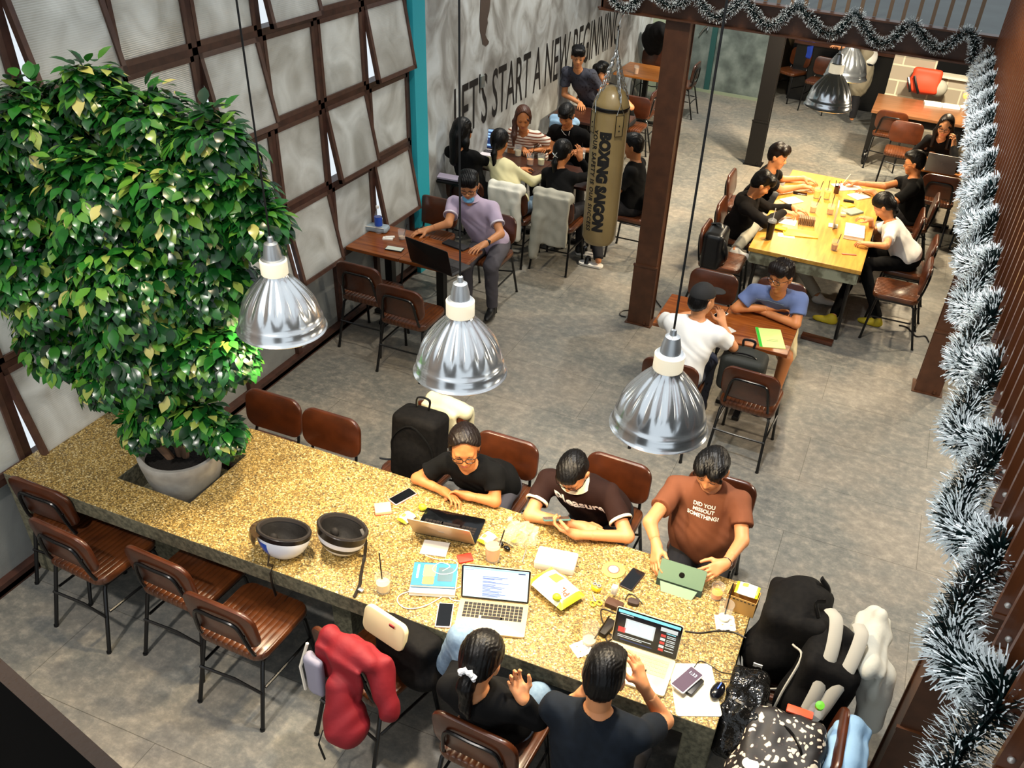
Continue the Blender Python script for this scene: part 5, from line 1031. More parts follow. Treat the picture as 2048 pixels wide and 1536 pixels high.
# tablets
flat('tablet', 1066, 1106, 1160, 1125, .13, .045, mat('white_box', '#dfe0df', .6), 'tablet with a pale blue page lying on a white box', 'tablet', screen=S_LB, r=.01, L=.215)
pt = p3['arms']; wl, wr_ = pt[0][2], pt[1][2]
a, b = at(1313, 1128, .86), at(1416, 1166, .84)
c = (a + b) / 2; d = b - a; t = empty('tablet', (c.x, c.y, .80), math.atan2(d.y, d.x), 'tablet in a sage green folding cover held by the person in brown', 'tablet')
SAGE = mat('sage_cover', '#6f8a72', .6); MT = RX(62)
MB().slab(rrect(.245, .175, .012, 4), -.004, .004, .002, M=MT).build('tablet_body', mat('tablet_dark', '#27352c', .4), t)
MB().slab(rrect(.235, .165, .01, 4), -.005, -.004, M=MT).build('screen', S_WHITE, t)
MB().slab([(-.07, -.085), (.07, -.085), (.10, -.0), (-.10, 0)][::1], -.0015, .0015, M=TR(0, -.035, -.012) @ RX(50)).build('cover_flap', mat('sage_light', '#8aa58a', .6), t)
MB().slab(rrect(.243, .11, .008, 3, 0, .032), .0042, .0065, M=MT).build('cover_back', SAGE, t)
MB().slab(rrect(.03, .03, .014, 5, 0, .03), .0065, .0075, M=MT).build('camera_hole', SCRB, t)
# phone in the hand of p2
e = p2['arms'][1]; c = Vector(e[2]) + Vector(v3(e[3]) / np.linalg.norm(e[3])) * .10 + Vector((-.03, .035, .03))
t = empty('phone', tuple(c), 0, 'phone with a teal edge held by the person in the dark brown polo', 'phone'); MP = RZ(28) @ RX(-28)
MB().slab(rrect(.15, .074, .01, 4), -.0045, .0045, .0015, M=MP).build('case', mat('teal_case', '#4d7872', .4), t); MB().slab(rrect(.142, .066, .008, 4), .0045, .005, M=MP).build('screen', mat('phone_dim', '#6e5a52', .2), t)
# drinks on the stone table
cup(767, 1181, 'plastic cup of creamy yellow drink with a long black straw, right of the helmets', '#f2d9a0', .040, .10, .62, (-.035, .04, .21), name='plastic_cup', cat='cup')
cup(985, 1118, 'tall plastic cup of milk tea behind the gold laptop', '#e2b27c', .045, .125, .8, (.05, .03, .20), name='plastic_cup', cat='cup')
cup(1432, 1195, 'small glass of orange drink beside the green tablet', '#e8913a', .036, .085, .45, None)
cup(1447, 1238, 'empty plastic cup with a black straw standing on a tissue', '#f2e3c4', .038, .11, .08, (.0, .06, .20), name='plastic_cup', cat='cup')
cup(1178, 1285, 'almost empty plastic cup with tissues, left of the pale laptop', '#e9d0ac', .042, .12, .12, (.07, .05, .17), name='plastic_cup', cat='cup')
def tissue(u, v, s, label, z=.75, rz=20):
    t = thing('tissue', u, v, z, label, 'tissue', rz); g = MB(); n = 8; vs = [((i / n - .5) * s, (j / n - .5) * s, .003 + .006 * math.sin(i * 1.7) * math.cos(j * 2.1)) for i in range(n + 1) for j in range(n + 1)]
    fs = [(i * (n + 1) + j, (i + 1) * (n + 1) + j, (i + 1) * (n + 1) + j + 1, i * (n + 1) + j + 1) for i in range(n) for j in range(n)]
    o = len(vs); vs += [(x, y, z2 - .002) for x, y, z2 in vs]; fs += [tuple(i + o for i in f[::-1]) for f in fs]; g.add(vs, fs); g.build('sheet', PAPER, t)
tissue(1450, 1246, .10, 'white tissue under the empty cup with a straw by the cardboard box')
tissue(1163, 1298, .09, 'crumpled tissue beside the almost empty plastic cup', rz=50)
# books
def book(u1, v1, u2, v2, w, th, z, cover, label, L=None, deco=()):
    c, a, l = span(u1, v1, u2, v2, z + th); l = L or l; t = empty('book', (c.x, c.y, z + .001), a, label, 'book')
    MB().box((0, 0, th / 2), (l - .006, w - .006, th - .004)).build('pages', PAPER, t, smooth=False)
    g = MB().box((0, 0, .001), (l, w, .002)).box((0, 0, th - .001), (l, w, .002)).box((0, w / 2 - .001, th / 2), (l, .002, th)); g.build('cover', cover, t, smooth=False)
    for (x, y, sx, sy, mm, nm) in deco: MB().slab(rrect(sx * l, sy * w, .008, 3, x * l, y * w), th, th + .0008).build(nm, mm, t)
    return t
BLUEB = mat('blue_cover', '#3f86b5', .4)
book(815, 1160, 920, 1166, .17, .022, .752, PAPER, 'thick pale book under the blue book on the stone table', .23)
book(816, 1146, 922, 1151, .165, .018, .775, BLUEB, 'blue paperback with pictures, topmost of the two stacked books', .225, [(-.12, .15, .28, .5, mat('cover_orange', '#dca27c', .5), 'picture'), (-.12, -.28, .26, .34, mat('cover_orange2', '#c98663', .5), 'picture'), (.25, .0, .34, .6, mat('cover_slate', '#56707e', .5), 'picture'), (-.38, .1, .05, .6, WHP, 'title')])
book(840, 1092, 900, 1100, .11, .006, .752, PAPER, 'thin white booklet behind the blue book', .14)
flat('card_case', 915, 1118, 945, 1112, .06, .012, mat('red_card2', '#cf3b2b', .5), 'small red card case beside the books', 'case', L=.08)
CW = mat('white_cable', '#efe9dc', .5); CB = mat('black_cable', '#17110f', .5)
def cable(pts, m, label, r=.0028, z=.755, name='cable', zs=None):
    P = catmull([at(u, v, (z if zs is None else zs[i])) for i, (u, v) in enumerate(pts)], 6); return tag(MB().tube(P, r, 6).build(name, m), label, 'cable')
cable([(928, 1203), (905, 1200), (895, 1190), (880, 1172), (860, 1172), (830, 1180), (800, 1190), (796, 1205), (815, 1217), (850, 1212), (890, 1190), (915, 1176), (932, 1172)], CW, 'white charging cable looped beside the gold laptop')
cable([(850, 1110), (872, 1118), (905, 1120), (915, 1130), (905, 1145), (880, 1148), (865, 1138), (880, 1125), (900, 1132), (885, 1142)], CW, 'white earphone cable tangled on the blue book', .002, zs=[.795] * 10, name='earphones')
cable([(1370, 1262), (1400, 1266), (1430, 1262), (1465, 1264), (1492, 1276)], CB, 'black power cable running from the pale laptop off the table end', .004)
cable([(1388, 1335), (1400, 1322), (1420, 1330), (1440, 1343), (1466, 1348), (1484, 1352)], CB, 'thin black charging cable behind the wireless charger', .0022)
cable([(1232, 1227), (1205, 1218), (1202, 1232), (1208, 1250), (1215, 1262), (1225, 1275), (1214, 1282), (1212, 1262), (1226, 1245)], CB, 'black power cord coiled left of the pale laptop', .0035)
cable([(1250, 1200), (1258, 1188), (1270, 1192), (1280, 1202), (1285, 1208)], CB, 'short black cord by the small brown box', .003)
flat('power_brick', 1203, 1265, 1226, 1240, .045, .028, mat('brick_black', '#1b1615', .5), 'black power adapter with a white label left of the pale laptop', 'adapter', L=.11, screen=None)
flat('adapter_box', 1212, 1198, 1246, 1212, .05, .03, mat('brown_tray', '#4a2f20', .6), 'small dark brown box holding a white charger and a red card', 'box', L=.09)
t = thing('charger', 1228, 1186, .782, 'upright white charger standing in the small dark brown box', 'charger'); MB().box((0, 0, .025), (.03, .03, .05), bev=.004).build('charger_body', WHP, t)
flat('mesh_pouch', 1255, 1198, 1280, 1205, .04, .022, mat('dark_pouch', '#3a2c28', .7), 'small dark cable pouch behind the pale laptop', 'pouch', r=.015, L=.06)
# limes, snacks
LIME = mat('lime', '#c8d233', .4, noise=(30, '#a5b81f', .3, .7), bump=(90, .2, .002))
def lime(u, v, z, label, r=.021):
    t = thing('lime', u, v, z, label, 'lime', 0, 'limes'); MB().ball((0, 0, r), (r * 1.1, r, r), 12).build('fruit', LIME, t); MB().ball((r * 1.1, 0, r), r * .2, 6).build('stem_end', mat('lime_tip', '#8fa02a', .5), t)
def packet(u1, v1, u2, v2, w, label, L=None, big=False, z=.752, name='snack_bag'):
    c, a, l = span(u1, v1, u2, v2, z + .02); l = L or l; t = empty(name, (c.x, c.y, z), a, label, 'snack bag'); n, k = 16, 12; vs = []; ms = []; fs = []
    H_ = .042 if big else .022
    for sgn in (1, -1):
        for i in range(n + 1):
            for j in range(k + 1):
                x, y = i / n * 2 - 1, j / k * 2 - 1; hh = H_ * (max(0, 1 - x * x) ** .5) * (max(0, 1 - y * y) ** .45) * (1 + .12 * math.sin(7 * x + 3 * y)); vs.append((x * l / 2, y * w / 2 * (1 - .05 * abs(x) ** 3), H_ * .9 + sgn * hh * .9 + .002))
    for s in (0, 1):
        o = s * (n + 1) * (k + 1)
        for i in range(n):
            for j in range(k):
                f = (o + i * (k + 1) + j, o + (i + 1) * (k + 1) + j, o + (i + 1) * (k + 1) + j + 1, o + i * (k + 1) + j + 1); fs.append(f if s == 0 else f[::-1]); ms.append(1 if (i < 2 or i >= n - 2) else (2 if (3 < i < 8 and 5 < j < 10) else 0))
    g = MB(); g.v = vs; g.f = fs; g.m = ms; g.build('wrapper', [mat('packet_white', '#efeeda', .3), mat('packet_lime', '#d6df2c', .3), mat('packet_ochre', '#e0b84a', .4)], t)
    if big:
        v2, f2 = text_mesh('Pizza', .05, 1, 'CENTER', bold=.001); g = MB(); g.add([(-x + .045, -y + .01, H_ * 1.85 - (x * x) * 3 - y * y * 3) for x, y, _ in v2], f2); g.build('lettering', mat('red_print', '#c8452b', .5), t, smooth=False)
    return t
packet(1075, 1150, 1150, 1215, .17, 'large white and lime snack bag with Pizza in red, right of the gold laptop', .26, True)
packet(805, 1042, 823, 1028, .07, 'small white and lime packet beside the tan-backed laptop', .095)
packet(965, 1085, 985, 1068, .07, 'small white and lime packet behind the milk tea cup', .10)
lime(1113, 1200, .815, 'yellow-green lime resting on the large snack bag'); lime(845, 1020, .752, 'yellow lime peeking over the tan-backed laptop')
for u, v, w_ in ((1058, 1060, 'farthest right'), (1040, 1074, 'middle one'), (1028, 1085, 'lowest')): lime(u, v, .754, 'lime inside the clear plastic bag, %s of three' % w_, .020)
q = at(1040, 1072, .78); bag = blob('plastic_bag', [('e', (q.x, q.y + .0, .775), (.10, .08, .045), None, .02), ('e', (q.x + .02, q.y + .05, .80), (.07, .04, .03), None, .02), ('c', (q.x - .05, q.y + .02, .80), (q.x - .09, q.y + .06, .83), .02, .01, .02)], .006, mat('thin_plastic', '#f2e8cc', .12, alpha=.22, spec=.9), None, lambda X, Y, Z: .006 * np.sin(90 * X + 40 * Y + 4 * np.sin(50 * Z)) + .004 * np.sin(120 * Y - 60 * X)); tag(bag, 'thin clear plastic bag of limes between the two seated people', 'plastic bag')
t = thing('sunglasses', 1007, 1095, .755, 'folded dark sunglasses near the plastic bag of limes', 'sunglasses', -20); MB().ball((-.025, 0, .012), (.024, .014, .012), 8).ball((.025, 0, .012), (.024, .014, .012), 8).tube([(-.045, .01, .012), (-.01, .03, .008), (.04, .035, .006)], .003, 5).build('lenses', SCRB, t)
t = thing('coaster', 1227, 1140, .752, 'lime green round disc with a white and red centre', 'disc'); MB().lathe([(.001, .004), (.03, .0045), (.055, .004), (.062, .003), (.062, 0), (.001, 0)], 32).build('disc', mat('lime_disc', '#cfd95a', .5), t); MB().lathe([(.001, .0055), (.034, .0055), (.034, .0045)], 32).build('label_ring', mat('red_ring', '#c9614f', .5), t); MB().lathe([(.001, .0065), (.026, .0065), (.026, .0055)], 32).build('label_centre', WHP, t)
YEL = mat('yellow_plastic', '#f0cf28', .4)
t = thing('scissors', 1190, 1202, .755, 'small scissors with yellow handles', 'scissors', -55); g = MB()
for s in (-1, 1): g.tube([(.02 + .016 * math.cos(k * .63), s * .017 + .012 * math.sin(k * .63), .004) for k in range(10)], .004, 6, closed=True)
g.build('handles', YEL, t); MB().slab([(-.06, -.001), (0, -.006), (.008, .004), (-.0, .006)], .002, .005).build('blades', SILVER, t)
t = thing('tape_dispenser', 1192, 1180, .752, 'chunky yellow desk gadget beside the snack bag', 'gadget', -10); MB().box((0, 0, .017), (.055, .04, .034), bev=.012).build('gadget_body', YEL, t); MB().lathe([(.004, -.004), (.012, -.004), (.012, .004), (.004, .004)], 16, M=TR(-.01, 0, .037)).lathe([(.004, -.004), (.012, -.004), (.012, .004), (.004, .004)], 16, M=TR(.014, 0, .037)).build('dial', SILVER, t)
flat('pen', 1046, 1118, 1051, 1103, .007, .007, SILVER, 'slim silver pen between the milk tea and the tablet', 'pen', L=.10, r=.003)
# cardboard box and packet at the table end
c, a, l = span(1455, 1190, 1515, 1212, .80); t = empty('cardboard_box', (c.x, c.y, .751), a, 'small kraft cardboard box at the far corner of the stone table', 'box')
KR = mat('kraft', '#b58d4e', .8); g = MB(); W_, D_, H_ = .15, .09, .10
for cx, cy, sx, sy in ((0, -D_ / 2, W_, .003), (0, D_ / 2, W_, .003), (-W_ / 2, 0, .003, D_), (W_ / 2, 0, .003, D_)): g.box((cx, cy, H_ / 2), (sx, sy, H_))
g.box((0, 0, .002), (W_, D_, .003)).build('carton', KR, t, smooth=False); g = MB()
for k in range(7): g.box((-.06 + .02 * k, -D_ / 2 - .002, .088), (.012, .0015, .006))
g.build('slots', KEYM, t, smooth=False)
cc = c + Vector((.0, .0, 0)); t = packet(1478, 1175, 1512, 1186, .09, 'white and lime packet standing in the kraft cardboard box', .12, z=.83, name='snack_packet')
# mouse pad, phone, mouse
t = flat('mouse_pad', 1378, 1322, 1400, 1438, .21, .003, mat('pad_cream', '#e9e0c8', .7), 'cream and blue mouse pad at the near end of the stone table', 'mouse pad', L=.30, r=.015)
MB().slab(rrect(.07, .09, .02, 4, .10, -.045), .0031, .0036).build('blue_print', mat('pad_blue', '#8fbcd6', .7), t)
t = flat('charging_stand', 1368, 1385, 1400, 1350, .07, .018, mat('charger_black', '#1a1718', .4), 'black wireless charger under the phone on the mouse pad', 'charger', z=.7545, L=.11)
t = flat('phone', 1352, 1378, 1396, 1340, .078, .009, mat('white_case2', '#d8d4d6', .4), 'phone showing the clock on a black charger at the table corner', 'phone', z=.775, screen=mat('lock_screen', '#4d3f4c', .2, emit='#4d3f4c', es=.5), L=.158)
v2, f2 = text_mesh('1:33', .026, 1, 'CENTER'); MB().add([(.035 + y * 1, -x, .0104) for x, y, _ in v2], f2).build('clock_digits', S_WHITE, t, smooth=False)
t = thing('computer_mouse', 1434, 1385, .757, 'glossy black gaming mouse with blue lights on the mouse pad', 'mouse', 78); MB().ball((0, 0, .014), (.055, .031, .024), 14).build('mouse_body', mat('mouse_gloss', '#0d0d12', .15), t); MB().box((.012, 0, .037), (.04, .004, .004)).build('light_strip', mat('led_blue', '#4a66ff', .3, emit='#4a66ff', es=2), t); MB().tube(catmull([(.05, 0, .01), (.08, .01, .004), (.10, -.02, .003), (.12, -.06, .003)], 4), .002, 6).build('lead', CB, t)
# ---- window table
t = thing('water_bottle', 758, 465, .751, 'clear water bottle with a blue label by the windows', 'bottle'); MB().lathe([(.001, .0), (.030, .0), (.034, .01), (.034, .15), (.030, .17), (.016, .205), (.0135, .225), (.0135, .23), (.001, .23)], 24).build('bottle_wall', GLASSW, t); MB().lathe([(.0348, .07), (.0348, .15)], 24).build('bottle_label', mat('label_blue', '#2550b8', .4), t); MB().lathe([(.001, .228), (.015, .228), (.015, .248), (.001, .248)], 16).build('bottle_cap', WHP, t)
t = thing('zip_pouch', 752, 460, .751, 'clear grey zip pouch behind the water bottle', 'pouch', 10); MB().box((0, 0, .025), (.24, .12, .05), bev=.02).build('pouch_body', mat('pouch_grey', '#9aa9b2', .3), t); MB().tube([(-.09, -.06, .05), (0, -.068, .055), (.10, -.06, .05)], .004, 6).build('zip', CW, t)
flat('phone', 770, 494, 808, 500, .078, .010, mat('case_black3', '#151515', .5), 'phone with a colourful green and red back on the window table', 'phone', screen=mat('phone_art', '#cfd6c8', .3), L=.155)
t = thing('card_stack', 776, 478, .751, 'small white folded papers near the water bottle', 'paper', 20); MB().box((0, 0, .006), (.09, .05, .012)).box((.02, .01, .016), (.08, .03, .006), M=RZ(15)).build('sheets', PAPER, t)
cup(804, 478, 'short glass with a brown straw on the window table', '#c9a985', .034, .085, .25, (.03, .05, .13))
t = thing('computer_mouse', 838, 468, .751, 'black mouse under the hand of the person in lilac', 'mouse', 40); MB().ball((0, 0, .012), (.05, .03, .02), 12).build('mouse_body', BLK_M, t)
flat('keyboard_case', 882, 478, 942, 500, .10, .016, mat('case_dark', '#1d1c1e', .6), 'folded black tablet case beside the black laptop', 'tablet case', L=.24)
# ---- double table
t = flat('document_folder', 1536, 658, 1545, 694, .20, .004, mat('folder_paper', '#d6e58a', .6), 'pale lime folder with a bright green spine on the double table', 'folder', L=.30, r=.003)
t.rotation_euler.z += 0; MB().box((0, -.088, .005), (.30, .022, .003)).build('green_spine', mat('green_spine', '#35b236', .5), t)
MB().box((.05, .01, .0048), (.004, .09, .0008)).box((.03, .02, .0048), (.004, .07, .0008)).build('print_lines', mat('print_grey', '#8c9a6a', .7), t)
flat('phone', 1432, 634, 1449, 624, .072, .009, mat('case_white4', '#e6e2da', .4), 'white phone on the double table by the capped person', 'phone', screen=SCRB, L=.145)
flat('id_card', 1453, 655, 1468, 664, .055, .002, mat('card_grey', '#cfcac2', .5), 'small pale card on the double table', 'card', L=.085)
# ---- study table
cup(1667, 500, 'glass of brown iced coffee alone on the near part of the study table', '#b5793a', .036, .10, .62, (.03, .06, .14))
t = thing('tumbler', 1537, 478, .751, 'tall black tumbler with a clear lid and white straw', 'tumbler'); MB().lathe([(.001, 0), (.030, 0), (.040, .17), (.001, .17)], 24).build('tumbler_body', BLK_M, t); MB().lathe([(.040, .168), (.044, .172), (.042, .19), (.02, .205), (.001, .206)], 24).build('tumbler_lid', GLASSW, t); MB().tube([(0, 0, .19), (.005, .01, .30)], .004, 6).build('straw', WHP, t)
t = book(1707, 482, 1712, 440, .19, .035, .752, PAPER, 'thick open stack of white printed pages in front of the white T-shirt person', .34); g = MB()
for k in range(6): g.box((-.14 + k * .012, 0, .036 + .0006 * k), (.004, .17, .001))
g.build('ruled_lines', mat('lilac_line', '#b7a9c9', .8), t, smooth=False)
flat('notebook', 1668, 374, 1720, 372, .20, .008, PAPER, 'open white notebook under the writing hand at the study table', 'notebook', L=.30, r=.002)
flat('notepad', 1698, 395, 1738, 388, .16, .010, PAPER, 'white notepad right of the pencil stand at the study table', 'notepad', L=.20, r=.003)
flat('tablet', 1562, 404, 1604, 397, .15, .010, mat('tablet_white', '#e4e2de', .4), 'small tablet with a white and navy screen at the study table', 'tablet', L=.21, screen=S_WHITE)
flat('phone', 1585, 384, 1616, 388, .07, .009, BLK_M, 'black phone lying behind the small tablet at the study table', 'phone', L=.15, screen=SCRB)
t = thing('pencil_case', 1612, 448, .752, 'brown ribbed standing pencil case on the study table', 'case', 8); g = MB()
for k in range(9): g.box((-.072 + .018 * k, 0, .035), (.014, .09, .07), bev=.004)
g.build('ribbed_case', mat('ribbed_brown', '#8c6e52', .6), t)
flat('book_tray', 1560, 462, 1640, 470, .16, .012, mat('tray_yellow', '#e2c542', .5), 'yellow-edged tray at the near left of the study table', 'tray', L=.33)
flat('paper_sheet', 1550, 468, 1595, 474, .10, .002, PAPER, 'white slip of paper near the black tumbler', 'paper', L=.16, r=.002, z=.7505)
flat('paper_sheet', 1560, 440, 1590, 446, .16, .003, PAPER, 'white sheet under the hoodie sleeve', 'paper', L=.17, r=.002)
YC = mat('yellow_card', '#f3e42a', .5)
flat('sticky_notes', 1548, 452, 1575, 458, .07, .014, YC, 'bright yellow notes near the black tumbler', 'note block', L=.12, r=.002, z=.765)
flat('sticky_notes', 1683, 412, 1708, 408, .08, .014, YC, 'bright yellow notes in front of the bowed person', 'note block', L=.13, r=.002)
cup(1632, 396, 'glass of bright yellow juice at the middle of the study table', '#f4d21c', .038, .11, .8, (.03, .06, .17)); cup(1652, 398, 'second glass of yellow juice at the middle of the study table', '#f6dc2c', .038, .11, .8, (-.01, .06, .18))
cup(1625, 424, 'glass of pale orange tea beside the ribbed pencil case', '#e6b36a', .038, .10, .6, (.04, .08, .15)); cup(1659, 428, 'glass of amber tea near the centre of the study table', '#d99a4a', .038, .10, .6, (.0, .09, .19)); cup(1685, 432, 'clear glass near the yellow notes on the study table', '#ead9b0', .036, .09, .3, None)
flat('book_stack', 1690, 425, 1722, 418, .13, .020, mat('slate_book', '#7c8b80', .6), 'grey-green book in front of the bowed person', 'book', L=.19, r=.003)
flat('pencil_case', 1690, 399, 1706, 402, .035, .02, BLK_M, 'small black pen case in the middle of the study table', 'case', L=.11)
t = thing('phone_stand', 1666, 452, .752, 'slim pale upright stand in the centre of the study table', 'stand', 5); MB().box((0, 0, .004), (.09, .10, .008), bev=.003).build('stand_foot', PAPER, t); MB().box((0, .0, .12), (.012, .20, .22), bev=.003).build('stand_panel', mat('pale_panel', '#cfc6b2', .4), t)
t = thing('pencil_cup', 1672, 386, .752, 'brown pencil pot with red and black pens on the study table', 'pot'); MB().lathe([(.001, 0), (.028, 0), (.030, .07), (.027, .07), (.025, .005)], 16).build('pot_wall', WD, t)
for k, (dx, dy) in enumerate(((.01, .005), (-.012, .004), (.004, -.012))): MB().tube([(dx, dy, .01), (dx * 2.5, dy * 2.5, .13)], .004, 6).build('pen', mat('pen_red', '#b3202a', .4) if k == 0 else BLK_M, t)
e = p21['arms'][0]; c = Vector(e[2]) + Vector((-.11, .0, .03)); t = empty('pen', tuple(c), 0, 'white pen in the hand of the person writing', 'pen'); MB().tube([(-.03, .0, -.055), (.02, .01, .05)], .0045, 6).build('barrel', WHP, t)
flat('eraser', 1677, 506, 1720, 510, .02, .008, mat('coral', '#d9694e', .6), 'coral pen pouch near the corner of the study table', 'pouch', L=.14)
# ---- group table drinks
for u, v, c_, lb, st in ((1036, 312, '#e6d7ae', 'glass of pale lemon drink next to the reddish-haired person', None), (1060, 330, '#c98b52', 'large mug of milk tea in front of the reddish-haired person', (.02, .06, .20)), (1082, 330, '#dcd5a0', 'glass of pale green tea right of the milk tea', (.04, .05, .17)), (1163, 318, '#d8d2c6', 'glass of white milk tea beside the punching bag', (-.02, .05, .16))): cup(u, v, lb, c_, .042, .12, .55, st)
cup(1100, 212, 'glass of layered coffee in front of the smiling person by the wall', '#cfc19a', .042, .13, .75, None)
cup(1272, 148, 'glass of milky orange drink on the bright orange-brown table', '#e8b98a', .04, .12, .75, None)
cup(1939, 338, 'glass of milk tea at the edge of the grey laptop table', '#d8c39a', .045, .12, .55, None)
flat('notebook', 1052, 340, 1072, 344, .07, .006, WD, 'small dark coaster card at the edge of the group table', 'card', L=.08)
t = thing('book', 1882, 212, .752, 'open white books on the brown table with casters', 'book', 8); MB().box((-.12, 0, .015), (.24, .18, .03)).box((.13, .0, .012), (.24, .18, .024)).build('pages', PAPER, t, smooth=False)
t = thing('desk_lamp', 1927, 215, .752, 'small glowing orange globe lamp by the block wall', 'lamp'); MB().lathe([(.001, 0), (.05, 0), (.05, .02), (.012, .03), (.012, .12)], 16).build('lamp_foot', WHP, t); MB().ball((0, 0, .17), .06, 12).build('globe', mat('globe_glow', '#f2b25a', .4, emit='#f2a94a', es=1.2), t)
# ---- floor bits
tag(MB().tube([at(800, 827, .006) + Vector((.012 * math.cos(k * .785), .012 * math.sin(k * .785), 0)) for k in range(8)], .003, 6, closed=True).build('rubber_ring', BLK_M), 'tiny black rubber ring lying on the floor', 'ring')
tag(MB().tube(catmull([at(u, v, .006) for u, v in ((1798, 650), (1815, 655), (1832, 672), (1850, 672), (1858, 684))], 5), .006, 6).build('cable', CB), 'black power cable on the floor by the right-hand steel column', 'cable')
tag(MB().tube(catmull([at(u, v, .006) for u, v in ((1300, 570), (1306, 585), (1312, 600), (1322, 614))], 5), .006, 6).build('cable', CB), 'black cable on the floor behind the left steel column', 'cable')
tag(MB().tube(catmull([at(u, v, .006) for u, v in ((1258, 620), (1244, 622), (1240, 630), (1252, 634))], 5), .006, 6).build('cable', CB), 'short loop of cable on the floor left of the steel column', 'cable')
c = at(1634, 678, .02); t = empty('wooden_board', (c.x, c.y, .001), math.radians(-4), 'dark brown wooden board lying on the floor under the double table', 'board'); MB().box((0, 0, .02), (.30, .09, .035), bev=.003).build('plank', WD, t)
# sandals of p14
for a_ in ((-2.72, 8.55), (-2.60, 8.33)):
    p14['put'](MB().slab(rrect(.10, .27, .045, 5), .002, .028, .006, M=TR(a_[0] - .08, a_[1], 0) @ RZ(92)).build('sandal_sole', WHP)); p14['put'](MB().tube([(a_[0] - .12, a_[1] - .05, .03), (a_[0] - .12, a_[1] - .02, .085), (a_[0] - .12, a_[1] + .03, .085), (a_[0] - .12, a_[1] + .05, .03)], .022, 8, flat=.3).build('sandal_strap', BLK_M))
# ================================================================ punching bag, bags, jackets
BAGX, BAGY = -2.265, 7.20
pb = empty('punching_bag', (BAGX, BAGY, 0), 0, 'tall tan punching bag with black lettering hanging on chains from the beam', 'punching bag')
ztop, zbot = 2.14, .79
VIN = mat('tan_vinyl', '#a08a5c', .32, noise=(3, '#8b764d', .3, .7), bump=(8, .35, .02, (1, 1, .5)), coat=.2)
rb = .150
def bagr(t, z): return 1 + .012 * math.sin(3 * t + 5 * z) + .008 * math.sin(7 * t - 9 * z)
MB().lathe([(.001, zbot + .01), (.08, zbot), (.125, zbot + .015), (rb, zbot + .06), (rb + .002, zbot + .3), (rb, 1.4), (rb + .002, 1.7), (rb, 1.93), (rb - .004, 1.985), (.150, 1.995), (.140, 2.03), (.105, 2.10), (.055, ztop), (.001, ztop + .005)], 48, fold=bagr).build('bag_body', VIN, pb)
MB().lathe([(rb + .001, 1.965), (rb + .006, 1.972), (rb + .006, 1.99), (rb - .002, 1.996)], 48).build('black_seam', BLK_M, pb)
CHR = mat('chain_steel', '#c9c9c6', .25, .95)
ang0 = math.degrees(math.atan2(-BAGY, -BAGX))   # toward the camera
hook = Vector((0, 0, 2.42))
def link_chain(name, a, b, parent, n):
    g = MB()
    for k in range(n):
        c = a.lerp(b, (k + .5) / n); L = (b - a).length / n * .78; M = Matrix.Translation(c) @ (b - a).to_track_quat('Z', 'X').to_matrix().to_4x4() @ RZ(90 * (k % 2))
        g.tube([(.010 * math.cos(t), 0, L * math.sin(t)) for t in [i * math.pi / 5 for i in range(10)]], .0034, 5, 0, M, closed=True)
    return g.build(name, CHR, parent)
for k in range(4):
    a = math.radians(ang0 + 30 + 90 * k); c = Vector((math.cos(a), math.sin(a), 0)); top = c * (rb + .002) + Vector((0, 0, 2.02)); M = Matrix.Translation(c * (rb + .007) + Vector((0, 0, 1.87))) @ RZ(math.degrees(a) + 90)
    MB().box((0, 0, 0), (.070, .010, .17), M=M, bev=.003).build('webbing_tab', VIN, pb)
    g = MB().tube([(-.035, -.007, -.085), (-.035, -.007, .085), (.035, -.007, .085), (.035, -.007, -.085)], .0035, 5, 0, M, closed=True); g.ball((0, -.008, .0), .006, 6, 0, M).ball((0, -.008, -.04), .006, 6, 0, M); g.build('tab_stitching', BLK_M, pb)
    MB().tube([c * (rb + .012) + Vector((0, 0, 1.95)) + Vector((-c.y, c.x, 0)) * .035, c * (rb + .0) + Vector((0, 0, 2.04)), c * (rb + .012) + Vector((0, 0, 1.95)) - Vector((-c.y, c.x, 0)) * .035], .004, 6).build('tab_ring', CHR, pb)
    link_chain('chain', c * (rb - .004) + Vector((0, 0, 2.05)), hook, pb, 11)
    link_chain('chain', c * (rb - .03) * .8 + Vector((0, 0, 2.12)), hook, pb, 9)
MB().tube([(0, 0, 2.42), (0, 0, 2.56)], .013, 10).tube([(0, .0, 2.56), (.016, 0, 2.585), (0, 0, 2.61), (-.016, 0, 2.585)], .004, 6, closed=True).tube([(0, 0, 2.60), (0, .06, 2.66), (0, .10, 2.675)], .006, 6).build('swivel_hook', CHR, pb)
def wrap_text(txt, size, a_deg, zc, length, name, space=1.0, bold=0):
    vs, fs = text_mesh(txt, size, 1, 'CENTER', space, bold); w = max(v[0] for v in vs) - min(v[0] for v in vs); mid = (max(v[0] for v in vs) + min(v[0] for v in vs)) / 2; hgt = max(v[1] for v in vs)
    vs = [((v[0] - mid) * length / w, v[1] - hgt / 2, 0) for v in vs]; vs, fs = refine(vs, fs, .035); out = []
    for x, y, _ in vs:
        # reading direction runs down the bag; letter tops point to the right seen from the camera
        t = math.radians(a_deg) + y / rb; r_ = (rb + .0035) * bagr(t, zc - x); out.append((r_ * math.cos(t), r_ * math.sin(t), zc - x))
    MB().add(out, fs).build(name, BLACKP, pb, smooth=False)
wrap_text('BOXING SAIGON', .120, ang0 - 7, 1.38, .86, 'lettering', bold=.009)
wrap_text('YOUR SAFETY IS OUR SUCCESS', .062, ang0 - 43, 1.38, .88, 'small_lettering', 1.2, .002)
